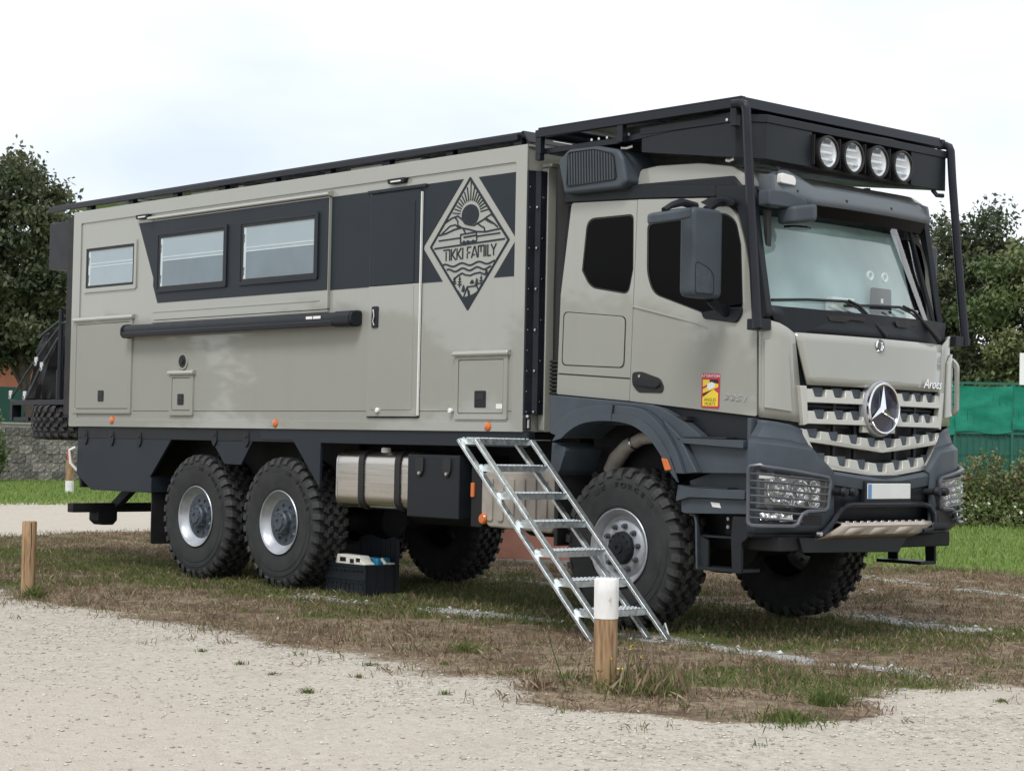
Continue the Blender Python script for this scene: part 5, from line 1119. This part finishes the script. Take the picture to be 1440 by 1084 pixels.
for x0, x1, z0, z1 in ((-2.81, -2.72, .285, .325), (-2.66, -2.60, .275, .315), (-2.57, -2.51, .29, .325), (-2.905, -2.88, .265, .315)): MB().box(x0, x1, .343, .3455, z0, z1).obj('window', 'black', tcar)
for x in (-2.80, -2.53): MB().lathe([(0, .336), (.022, .337), (.026, .345), (.026, .36)], 12, 'y', (x, 0, .240)).obj('wheel', 'rubber_black', tcar)
MB().box(-2.85, -2.50, .352, .46, .013, .234).obj('packing', 'plastic_dark', tcar)
tblu = thing('toy_truck', 'blue and white toy truck beside the toy camper in the crate', 'toy', (-2.5, .6, .2))
MB().box(-2.56, -2.45, .50, .66, .20, .325).obj('cab', 'toy_blue', tblu, .012); MB().box(-2.70, -2.562, .50, .66, .22, .32).obj('load_box', 'blind', tblu, .006)
MB().tube([(-2.45, .55, .32), (-2.41, .56, .28), (-2.395, .55, .265)], .016, 8).obj('boom', 'toy_white', tblu); MB().box(-2.45, -2.39, .60, .66, .255, .285).obj('bucket', 'toy_white', tblu, .004)
MB().box(-2.70, -2.45, .51, .65, .013, .20).obj('chassis', 'plastic_dark', tblu)

# ------------------------------------------------------------------ wooden posts
def post(loc, r_, h, label, z0=None, z1=None, crack=True):
    p = thing('wooden_post', label, 'post', loc)
    def prof(a, b, rr):
        mb = MB(); n = 22; rows = []
        zs = [a, a+(b-a)*.33, a+(b-a)*.66, b-.008, b]
        for i, z in enumerate(zs):
            k = rr*(.93 if (i == 4 and b > h-.01) else 1)
            rows.append([(k*(1+.03*math.sin(j*2.1+z*3))*math.cos(2*math.pi*j/n), k*(1+.03*math.sin(j*2.1+z*3))*math.sin(2*math.pi*j/n), z) for j in range(n)])
        for rw in rows: rw.append(rw[0])
        mb.grid(rows); mb.add(rows[-1][:-1], [tuple(range(n))]); return mb
    link('shaft', prof(-.05, h, r_).mesh('shaft'), 'timber', p, loc=(0, 0, 0))
    if z0 is not None: link('white_band', prof(z0, z1, r_+.0025).mesh('white_band'), 'worn_white', p, loc=(0, 0, 0))
    if crack:
        d = (CAM-Vector(loc)); d.z = 0; d.normalize(); sx_ = Vector((-d.y, d.x, 0)); q = d*(r_+.001)+sx_*.012
        MB().tube([q+Vector((0, 0, h*.98)), q+sx_*.006+Vector((0, 0, h*.7)), q-sx_*.002+Vector((0, 0, h*.45))], [.004, .003, .001], 5).obj('crack', 'black', p, loc=(0, 0, 0))
    return p
post((3.534, -2.58, 0), .068, .634, 'short round timber post with a chipped white painted top beside the stairs', .405, .6345, False)
post((-3.86, -2.27, 0), .062, .64, 'short bare timber post with a split, at the edge of the pale gravel')
post((-30.1, 12.93, 0), .10, .80, 'timber post with a white painted base on the lawn before the stone wall', -.02, .30, False)
MB_ = thing('masonry_block', 'low terracotta coloured block standing behind the truck', 'block', (-5.25, 5.35, 0))
mb_ = MB().prism(fillet([(-5.75, 4.55), (-4.75, 5.45), (-5.05, 5.78), (-6.05, 4.88)], .02), 'z', .03, .62); mb_.obj('block', 'terracotta', MB_, .015)
MB().prism([(-5.77, 4.53), (-4.73, 5.45), (-5.05, 5.80), (-6.07, 4.88)], 'z', -.02, .035).obj('footing', 'mortar', MB_, .004)

# ------------------------------------------------------------------ block wall, house and fence beyond the lane
wl = thing('stone_wall', 'old grey block wall with pale joints beyond the lane', 'wall', (-41.2, 17.5, 0))
MB().box(-41.42, -41.035, 12.95, 22.3, 0, 1.70).obj('mortar_core', 'mortar', wl)
bms = []
for v in range(4):
    mb = MB().box(-.20, .215, -.214, .214, -.120, .120); 
    mb.v = [(x+random.uniform(-.012, .012), y+random.uniform(-.008, .008), z+random.uniform(-.008, .008)) for x, y, z in mb.v]
    m_ = mb.mesh('block', smooth=0); m_.materials.append(M['wall_stone']); bms.append(m_)
k = 0
for r_ in range(6):
    for c_ in range(20):
        o = bpy.data.objects.new('block', bms[(r_*7+c_*3) % 4]); C.objects.link(o); o.parent = wl
        o.location = Vector((-41.22+random.uniform(-.015, .02), 13.2+c_*.46+(.23 if r_ % 2 else 0), .135+r_*.272))-wl.location
cp_ = MB()
MB().box(-41.46, -41.0, 12.95, 22.3, 1.70, 1.76).obj('coping', 'mortar', wl, .01)
hs = thing('house', 'orange rendered house with a tiled roof behind the tree', 'house', (-54, 20, 0))
MB().box(-57, -51, 13, 26, 0, 4.25).obj('wall', 'house_orange', hs)
MB().prism([(-57.4, 4.2), (-50.5, 4.2), (-54, 5.2)], 'y', 12.5, 26.5).obj('roof', 'roof_tile', hs)
MB().box(-50.6, -50.4, 12.6, 26.4, 4.12, 4.24).obj('gutter', 'timber', hs, .02)
for y in (16, 19.2, 23): 
    MB().box(-51.01, -50.95, y, y+1.1, 1.2, 2.5).obj('window', 'sign_white', hs); MB().box(-50.951, -50.94, y+.08, y+1.02, 1.28, 2.42).obj('pane', 'glass_black', hs.children[-1])
gf = thing('board_fence', 'dark green solid fence in front of the orange house', 'fence', (-45.6, 18, 0))
for k in range(6):
    y = 12+k*2.0; MB().box(-45.64, -45.60, y, y+1.94, .0, 2.95).obj('panel', 'fence_green', gf, .005); MB().box(-45.68, -45.58, y-.05, y, 0, 3.0).obj('fence_post', 'fence_green', gf, .005)

# ------------------------------------------------------------------ netted fence on the right
fd_ = Vector((.676, .737, 0)); fn_ = Vector((.737, -.676, 0)); F0 = Vector((-13.05, 25.06, 0))
fe = thing('netted_fence', 'green mesh fence hung with bright green shade netting behind the shrubs', 'fence', F0)
def fp(u, v, z): p = fd_*u+fn_*v; return (p.x, p.y, z)
def net_mat():
    m, t, p, o = newmat('shade_net')
    n = noise(t, 2.2, 4, sx=(1, 1, 2)); tcn = N(t, 'ShaderNodeTexCoord'); wv = N(t, 'ShaderNodeTexWave'); wv.inputs['Scale'].default_value = 9; wv.inputs['Distortion'].default_value = .4
    t.links.new(tcn.outputs['Object'], wv.inputs[0])
    a = ramp(t, n.outputs[0], [(.3, (.0, .19, .12)), (.7, (.015, .33, .215))]); b = mixc(t, .14, a.outputs[0], wv.outputs[0], 'MULTIPLY')
    t.links.new(b, p.inputs['Base Color']); p.inputs['Roughness'].default_value = .6
    tr = N(t, 'ShaderNodeBsdfTranslucent'); t.links.new(b, tr.inputs[0]); mx = N(t, 'ShaderNodeMixShader'); mx.inputs[0].default_value = .35
    t.links.new(p.outputs[0], mx.inputs[1]); t.links.new(tr.outputs[0], mx.inputs[2]); t.links.new(mx.outputs[0], o.inputs[0])
net_mat()
BAY = 1.27
for k in range(-5, 7):
    u = k*BAY+.06
    link('fence_post', MB().add([fp(u+a, b, z) for z in (0, 2.98) for a, b in ((-.03, -.03), (.03, -.03), (.03, .03), (-.03, .03))], [(0, 1, 2, 3), (4, 5, 6, 7)]+[(i, (i+1) % 4, (i+1) % 4+4, i+4) for i in range(4)]).mesh('fence_post', 0), 'fence_green', fe, loc=(0, 0, 0))
    rows = []
    for z in np.linspace(1.86 + .05*math.sin(k*2), 2.90, 9):
        rows.append([fp(u+BAY*t_, .045+.02*math.sin(t_*9+z*4+k)+.012*math.sin(z*13+t_*4), z-.03*math.sin(math.pi*t_)*(1 if z > 2.8 else 0)+.03*math.sin(t_*7+k)*(1 if z < 1.95 else 0)) for t_ in np.linspace(0, 1, 13)])
    link('shade_net', MB().grid(rows).mesh('shade_net'), 'shade_net', fe, loc=(0, 0, 0))
    rows = [[fp(u+BAY*t_, -.03, z) for t_ in (0, 1)] for z in (.02, 2.02)]
    link('lower_panel', MB().grid(rows).mesh('lower_panel'), 'fence_green', fe, loc=(0, 0, 0))
    mb = MB()
    for j in range(1, 9): mb.bar(fp(u+BAY*j/9, .02, .05), fp(u+BAY*j/9, .02, 2.93), .012, .012, (1, 0, 0))
    for z in (.4, .9, 1.4, 1.9, 2.4, 2.93): mb.bar(fp(u, .02, z), fp(u+BAY, .02, z), .012, .012)
    o = link('wire_panel', mb.mesh('wire_panel', 0), 'fence_green', fe, loc=(0, 0, 0)); o['kind'] = 'stuff'
for z in (2.95, 1.85): link('rail', MB().bar(fp(-6.3, .0, z), fp(8.9, .0, z), .05, .05).mesh('rail', 0), 'fence_green', fe, loc=(0, 0, 0))
br = thing('steel_barrier', 'bare galvanised tube barrier in front of the green fence', 'barrier', (-11.0, 21.5, 0))
def bp(u, z): p = Vector((-11.0, 21.5, 0))+fd_*u; return (p.x, p.y, z)
MB().tube([bp(-1.6, 0), bp(-1.6, 1.30), bp(-1.5, 1.42), bp(.10, 1.42), bp(.2, 1.30), bp(.2, 0)], .03, 8).obj('frame', 'rail_galv', br)
MB().tube([bp(-1.58, 1.05), bp(.18, 1.05)], .022, 8).obj('mid_rail', 'rail_galv', br)
sg = thing('notice_board', 'small blank white board on a post beyond the shrubs', 'sign', (-6.98, 18.25, 0))
sgq = Vector((-6.98, 18.25, 0))
MB().add([tuple(sgq+fd_*a+fn_*b+Vector((0, 0, z))) for z in (2.6, 3.15) for a, b in ((-.03, 0), (.40, 0), (.40, .02), (-.03, .02))], [(0, 1, 2, 3), (4, 5, 6, 7)]+[(i, (i+1) % 4, (i+1) % 4+4, i+4) for i in range(4)]).obj('board', 'sign_white', sg)
MB().tube([tuple(sgq+fd_*.18-fn_*.03), tuple(sgq+fd_*.18-fn_*.03+Vector((0, 0, 3.0)))], .03, 8).obj('pole', 'rail_galv', sg)

# ------------------------------------------------------------------ trees and shrubs
def leaves(P, size, seed, flat=.0):
    """leaf-shaped quads at points P -> V, F"""
    g = np.random.default_rng(seed); n = len(P)
    a = g.normal(size=(n, 3)); a /= np.linalg.norm(a, axis=1)[:, None]
    b = g.normal(size=(n, 3)); b[:, 2] += flat; b -= a*(a*b).sum(1)[:, None]; b /= np.linalg.norm(b, axis=1)[:, None]
    s_ = (g.uniform(.6, 1.35, n)*size)[:, None]
    V = np.stack([P-a*s_*.55, P+b*s_*.30, P+a*s_*.55, P-b*s_*.30], 1).reshape(-1, 3)
    return V, np.arange(4*n).reshape(n, 4)
def tree(name, label, loc, h, rx, rz, zc, m, seed, nclump=60, per=200, size=.14, group=None, lean=(0, 0), spread=.42):
    g = np.random.default_rng(seed); t = thing(name, label, 'tree', (loc[0], loc[1], 0), group)
    tk = MB(); base = Vector((loc[0], loc[1], -.05)); top = Vector((loc[0]+lean[0], loc[1]+lean[1], zc+rz*.55)); r0 = .04+.012*h
    mid = base.lerp(top, .5)+Vector((g.uniform(-.2, .2), g.uniform(-.2, .2), 0))
    tk.tube([base, base.lerp(mid, .5), mid, mid.lerp(top, .6), top], [r0*1.25, r0, r0*.8, r0*.5, r0*.2], 9)
    cl = []
    for k in range(nclump):
        d = g.normal(size=3); d /= np.linalg.norm(d); q = d*g.uniform(.25, 1.)**.45
        bump_ = 1+.22*math.sin(3*math.atan2(d[1], d[0])+seed)+.15*math.sin(7*d[2]+seed*2)
        cl.append((loc[0]+lean[0]*.6+q[0]*rx*bump_, loc[1]+lean[1]*.6+q[1]*rx*bump_, zc+q[2]*rz*(1 if q[2] > 0 else .9)))
    cl = np.array(cl)
    for c in cl[::3]:
        st = base.lerp(top, min(.95, max(.25, (c[2]-.9)/max(top.z, .1)*.75))); c = Vector(c)
        tk.tube([st, st.lerp(c, .5)+Vector((0, 0, .12)), c], [r0*.32, r0*.18, .012], 5)
    tk.obj('trunk', 'bark', t)
    P = []; rn = []
    for c in cl:
        n = int(per*g.uniform(.5, 1.5)); sp = spread*g.uniform(.6, 1.3)
        p = g.normal(size=(n, 3))*np.array([sp, sp, sp*.75])*.55+c
        P.append(p); rn.append(np.clip(g.uniform(.1, .9)+g.normal(size=n)*.18, 0, 1))
    P = np.concatenate(P); rn = np.concatenate(rn); P = P[P[:, 2] > .4]; rn = rn[:len(P)]
    V, F_ = leaves(P, size, seed+1)
    link('crown', mesh_np('crown', V, F_, m, rn), None, t)
    return t
tree('broadleaf_tree', 'tall dense dark green tree overhanging the old block wall', (-41.95, 18.6), 9.9, 2.2, 3.45, 6.6, 'leaf_dark', 21, 220, 230, .17, lean=(-.4, -1.7))
tree('broadleaf_tree', 'lower dark tree growing beside the tall one behind the block wall', (-44.2, 14.4), 8.6, 2.2, 2.3, 6.8, 'leaf_dark', 22, 80, 240, .17)
tree('broadleaf_tree', 'airy dark tree with bare limbs showing, behind the netted fence', (-16.7, 31.1), 8, 2.1, 2.9, 5.05, 'leaf_dark', 31, 120, 250, .125, spread=.46)
tree('broadleaf_tree', 'lighter green bushy tree leaning over the netted fence', (-14.2, 30.4), 7, 1.7, 2.4, 4.3, 'leaf_light', 32, 95, 280, .125)
tree('broadleaf_tree', 'dark tree close behind the truck nose, beyond the netted fence', (-18.6, 30.9), 7.4, 1.7, 2.6, 4.5, 'leaf_dark', 33, 100, 250, .125)
tree('broadleaf_tree', 'rounded mid green tree hidden behind the truck cab', (-21.5, 29.0), 7, 1.9, 2.3, 4.2, 'leaf_light', 34, 50, 160, .14)
tree('broadleaf_tree', 'spreading tree past the end of the netted fence', (-12.2, 33.6), 7.2, 1.9, 2.6, 4.6, 'leaf_dark', 35, 60, 170, .13)
for i, (x, y) in enumerate([(-118, -66), (-96, -72), (-72, -74), (62, 84), (84, 70)]):
    tree('broadleaf_tree', ['wide tree across the gravel that mirrors in the camper side', 'second tree across the gravel facing the camper side', 'tree across the gravel facing the camper door', 'tree ahead of the truck that mirrors in its nose', 'broad tree further ahead of the truck nose'][i], (x, y), 10, 7.5, 4.2, 5.6+.6*(i % 2), 'leaf_dark', 90+i, 150, 120, .75, spread=1.6)
def hedge_low(name, label, c, h, r_, m, seed, n, size, cat='shrub', group=None, twigs=14):
    g = np.random.default_rng(seed); t = thing(name, label, cat, (c[0], c[1], 0), group)
    tw = MB(); P = []; rn = []; ns = max(twigs, int(n/55))
    for k in range(ns):
        a = g.uniform(0, 6.28); q = g.uniform(.05, 1.)**.6; hk = h*g.uniform(.35, 1.08)*(1-.35*q*q)
        b_ = Vector((c[0]+math.cos(a)*r_*q*.55, c[1]+math.sin(a)*r_*q*.55, -.03)); e = Vector((c[0]+math.cos(a)*r_*q*1.15+g.normal()*.05, c[1]+math.sin(a)*r_*q*1.15+g.normal()*.05, hk))
        md = b_.lerp(e, .5)+Vector((g.normal()*.05, g.normal()*.05, .1)); tw.tube([b_, md, e], [.010, .007, .003], 4)
        t_ = g.uniform(.2, 1., 55)**.8; L_ = np.where(t_[:, None] < .5, np.array(b_)+(np.array(md)-np.array(b_))*(t_[:, None]*2), np.array(md)+(np.array(e)-np.array(md))*(t_[:, None]*2-1))
        P.append(L_+g.normal(size=(55, 3))*(.05+.05*(1-t_[:, None]))); rn.append(np.clip(g.uniform(0, .9)+g.normal(size=55)*.15, 0, 1))
    tw.obj('stems', 'bark', t)['kind'] = 'stuff'
    P = np.concatenate(P); rn = np.concatenate(rn)
    V, F_ = leaves(P, size, seed+3); link('foliage', mesh_np('foliage', V, F_, m, rn), None, t)
    return t
bq = Vector((-10.2, 20.6, 0))
labs = ['leafy green shrub next to the end of the steel barrier', 'brownish twiggy shrub with fading leaves before the green fence', 'tall straggly shrub below the white notice board', 'broad green shrub past the notice board post']
for k, (u, h, r_) in enumerate(((-.3, 1.25, .55), (.75, 1.5, .6), (1.75, 1.45, .65), (2.9, 1.3, .7))):
    p = bq+fd_*u; hedge_low('shrub', labs[k], (p.x, p.y), h, r_, 'leaf_bush', 50+k, 4400, .075)
# tall weeds at the foot of the shrubs, with pale flowers
g = np.random.default_rng(70); n = 5200
u = g.uniform(-3.5, 5.5, n); v = g.uniform(.2, 1.4, n); hh = g.uniform(0, 1, n)*(.75-.35*(v-.2)/1.2)
P = np.stack([bq.x+fd_.x*u+fn_.x*v, bq.y+fd_.y*u+fn_.y*v, hh+.03], 1); V, F_ = leaves(P, .075, 71)
o = bpy.data.objects.new('weed_border', mesh_np('weed_border', V, F_, 'leaf_bush', g.uniform(0, .75, n))); C.objects.link(o); tag(o, 'strip of leafy weeds along the foot of the shrubs', 'weeds'); o['kind'] = 'stuff'
n = 130; u = g.uniform(-3, 5.5, n); v = g.uniform(.8, 1.7, n); P = np.stack([bq.x+fd_.x*u+fn_.x*v, bq.y+fd_.y*u+fn_.y*v, g.uniform(.15, .5, n)], 1); V, F_ = leaves(P, .07, 72)
o = bpy.data.objects.new('wild_flowers', mesh_np('wild_flowers', V, F_, 'flower_white', g.uniform(0, 1, n))); C.objects.link(o); tag(o, 'small white wild flowers among the weeds by the lawn', 'flowers'); o['kind'] = 'stuff'
hedge_low('shrub', 'yellow green shrub in front of the old block wall', (-39.6, 15.7), 2.1, .55, 'leaf_light', 81, 2600, .10)

# ------------------------------------------------------------------ stones and grass
def scatter(n, x0, x1, y0, y1, seed):
    g = np.random.default_rng(seed); return g.uniform(x0, x1, n), g.uniform(y0, y1, n), g
def stones(name, label, x, y, g, s0, s1, m):
    n = len(x); s_ = s0+(s1-s0)*g.uniform(0, 1, n)**3.6
    base = np.array([(1, 0, 0), (0, 1, 0), (-1, 0, 0), (0, -1, 0), (0, 0, .75), (0, 0, -.6)], float)
    V = base[None]*g.uniform(.65, 1.3, (n, 6, 1))+g.normal(size=(n, 6, 3))*.14
    a = g.uniform(0, 6.28, n); ca, sa = np.cos(a)[:, None], np.sin(a)[:, None]
    V = np.stack([V[..., 0]*ca-V[..., 1]*sa*.8, V[..., 0]*sa+V[..., 1]*ca*.8, V[..., 2]*.62], -1)*s_[:, None, None]
    V += np.stack([x, y, height(x, y)+s_*.22], -1)[:, None]
    T_ = np.array([(0, 1, 4), (1, 2, 4), (2, 3, 4), (3, 0, 4), (1, 0, 5), (2, 1, 5), (3, 2, 5), (0, 3, 5)])
    F_ = (T_[None]+6*np.arange(n)[:, None, None]).reshape(-1, 3)
    o = bpy.data.objects.new(name, mesh_np(name, V.reshape(-1, 3), F_, m, np.repeat(g.uniform(0, 1, n), 8))); C.objects.link(o); tag(o, label, 'gravel'); o['kind'] = 'stuff'
x, y, g = scatter(210000, -9, 8, -8.2, 3.5, 100); a_ = masks(x, y)
kp = g.uniform(0, 1, len(x)) < np.clip(a_[0]*1.2-.15, .015, 1)*np.clip(.75+.5*vnoise(x, y, 44, 3, 1.5), .25, 1)*(1-.6*masks.fine); stones('gravel_stones', 'loose pale gravel strewn over the foreground', x[kp], y[kp], g, .0025, .0155, 'pebble')
x, y, g = scatter(80000, -12, 5.2, -2.6, 8, 101); a_ = masks(x, y)
kp = g.uniform(0, 1, len(x)) < np.clip(a_[1]*1.1-.1, .0025, 1); stones('bay_line_stones', 'pale crushed stone lines marking out the parking bays', x[kp], y[kp], g, .006, .034, 'pebble_white')
def blades(name, label, cat, x, y, g, l0, l1, wd, m, lean=.5, tuft=1, tr=.05, rn=None):
    n = len(x)*tuft; X_ = np.repeat(x, tuft)+g.normal(size=n)*tr*(tuft > 1); Y_ = np.repeat(y, tuft)+g.normal(size=n)*tr*(tuft > 1)
    L_ = g.uniform(l0, l1, n)*np.repeat(g.uniform(.6, 1.3, len(x)), tuft); a = g.uniform(0, 6.28, n); ln = np.abs(g.normal(size=n))*lean
    dx, dy = np.cos(a), np.sin(a); hz = np.sin(np.minimum(ln, 1.45)); vt_ = np.cos(np.minimum(ln, 1.45))
    z = height(X_, Y_); w_ = wd*g.uniform(.6, 1.4, n)/2; b = g.uniform(0, 6.28, n); wx, wy = np.cos(b)*w_, np.sin(b)*w_
    V = np.stack([np.stack([X_-wx, Y_-wy, z-.004], -1), np.stack([X_+wx, Y_+wy, z-.004], -1), np.stack([X_+dx*hz*L_*.4+wx*.7, Y_+dy*hz*L_*.4+wy*.7, z+vt_*L_*.62], -1), np.stack([X_+dx*hz*L_, Y_+dy*hz*L_, z+vt_*L_], -1)], 1).reshape(-1, 3)
    o = bpy.data.objects.new(name, mesh_np(name, V, np.arange(4*n).reshape(n, 4), m, g.uniform(0, 1, n) if rn is None else np.repeat(rn, tuft))); C.objects.link(o)
    if label: tag(o, label, cat); o['kind'] = 'stuff'
    return o
x, y, g = scatter(34000, -14, 6, -3.6, 9.5, 102); a_ = masks(x, y)
kp = g.uniform(0, 1, len(x)) < np.clip((1-a_[0])*(1-a_[1])*(.65+.4*vnoise(x, y, 45, 3, 2.))+.012, 0, 1); blades('dry_grass', 'dry trampled brown grass around the truck', 'grass', x[kp], y[kp], g, .02, .065, .0048, 'grass_dry', 1.05, 10, .05)
x, y, g = scatter(34000, -14, 6, -3.6, 9.5, 103); a_ = masks(x, y)
kp = g.uniform(0, 1, len(x)) < np.clip((a_[3]*1.3-.15)*(1-a_[1]*.7), .05*(1-a_[0])+.004, 1); blades('green_grass', 'short green grass growing under and around the truck', 'grass', x[kp], y[kp], g, .02, .06, .0055, 'grass_green', .7, 11, .04)
x, y, g = scatter(52000, -14, 8, 7.0, 24, 104); a_ = masks(x, y)
kp = g.uniform(0, 1, len(x)) < a_[2]; blades('lawn_grass', 'bright green lawn beyond the truck nose', 'grass', x[kp], y[kp], g, .05, .12, .022, 'grass_lawn', .5)
x, y, g = scatter(26000, -41, -23, 6, 21, 105); blades('far_lawn_grass', 'green lawn between the lane and the block wall', 'grass', x, y, g, .05, .12, .03, 'grass_lawn', .5)
# weeds round the near post, separate tufts in the gravel
g = np.random.default_rng(110)
wt = thing('weed_plant', 'straggly green weeds with small yellow flowers growing round the white topped post', 'weed', (3.62, -2.60, 0))
n = 330; th = g.uniform(0, 6.28, n); rr = .07+np.abs(g.normal(size=n))*.15; x = 3.70+np.cos(th)*rr; y = -2.48+np.sin(th)*rr*.9
o = blades('foliage', None, None, x, y, g, .04, .14, .0042, 'grass_green', .6); o['kind'] = 'stuff'; o.parent = wt; o.location = -wt.location
o = blades('dry_stalks', None, None, x[:260]+g.normal(size=260)*.1, y[:260]+g.normal(size=260)*.08, g, .05, .20, .004, 'grass_dry', .6); o['kind'] = 'stuff'; o.parent = wt; o.location = -wt.location
P = np.stack([3.66+g.normal(size=110)*.16, -2.62+g.normal(size=110)*.12, np.abs(g.normal(size=110))*.06+.02], 1); V, F_ = leaves(P, .026, 111); link('leaf', mesh_np('leaf', V, F_, 'grass_green', g.uniform(0, .9, 110)), None, wt)['kind'] = 'stuff'
sm = MB(); fp_ = []
for k in range(6):
    q = Vector((3.66+g.normal()*.12, -2.60+g.normal()*.10, .14+abs(g.normal())*.09)); sm.tube([(q.x*.7+3.62*.3, q.y*.7-2.62*.3, -.01), (q.x, q.y, q.z)], .0025, 4); fp_ += [tuple(np.array(q)+g.normal(size=3)*.006) for _ in range(7)]
sm.tube([(3.36, -2.72, -.01), (3.30, -2.78, .22), (3.24, -2.80, .46)], [.003, .003, .0015], 4)
sm.obj('stem', 'grass_green', wt)['kind'] = 'stuff'; V, F_ = leaves(np.array(fp_), .013, 113); link('flower', mesh_np('flower', V, F_, 'flower_yellow', g.uniform(0, 1, len(fp_))), None, wt)['kind'] = 'stuff'
def tuft(label, x, y, r_, n, l1, m='grass_green', seed=0):
    g = np.random.default_rng(200+seed); t = thing('grass_tuft', label, 'grass tuft', (x, y, 0), 'grass tufts in the gravel')
    th = g.uniform(0, 6.28, n); rr = np.abs(g.normal(size=n))*r_*.55
    o = blades('blades', None, None, x+np.cos(th)*rr, y+np.sin(th)*rr, g, l1*.4, l1, .0048, m, .75); o['kind'] = 'stuff'; o.parent = t; o.location = -t.location
L1 = 'tiny green grass tuft growing alone in the pale gravel'
tuft('low bright green clump on the weedy corner of the gravel', 4.62, -1.90, .13, 420, .10, seed=1)
tuft('wide flat patch of grass where the gravel lanes meet', 4.93, -2.62, .24, 620, .07, seed=2)
for i, (x, y, r_, n) in enumerate([(2.685, -4.068, .06, 160), (2.149, -2.61, .05, 70), (1.894, -3.006, .07, 90), (2.35, -3.45, .04, 50), (1.35, -3.6, .05, 60), (1.9, -3.75, .04, 50), (.6, -3.4, .06, 60), (3.2, -3.5, .05, 60), (5.15, -1.0, .07, 60), (5.05, -.5, .09, 80)]): tuft(L1, x, y, r_, n, .032, seed=10+i)
for i, (x, y, n, lab) in enumerate([(3.90, -2.50, 260, 'bright green grass tuft on bare earth right of the white topped post'), (1.72, -2.05, 170, 'small green grass tuft in the brown earth before the stairs'), (-3.62, -2.35, 200, 'long grass clump at the foot of the split timber post'), (3.35, -2.95, 150, 'dry grass clump between the white topped post and the gravel')]):
    tuft(lab, x, y, .13, n, .13 if i == 2 else .10, 'grass_green' if i < 3 else 'grass_dry', 40+i)
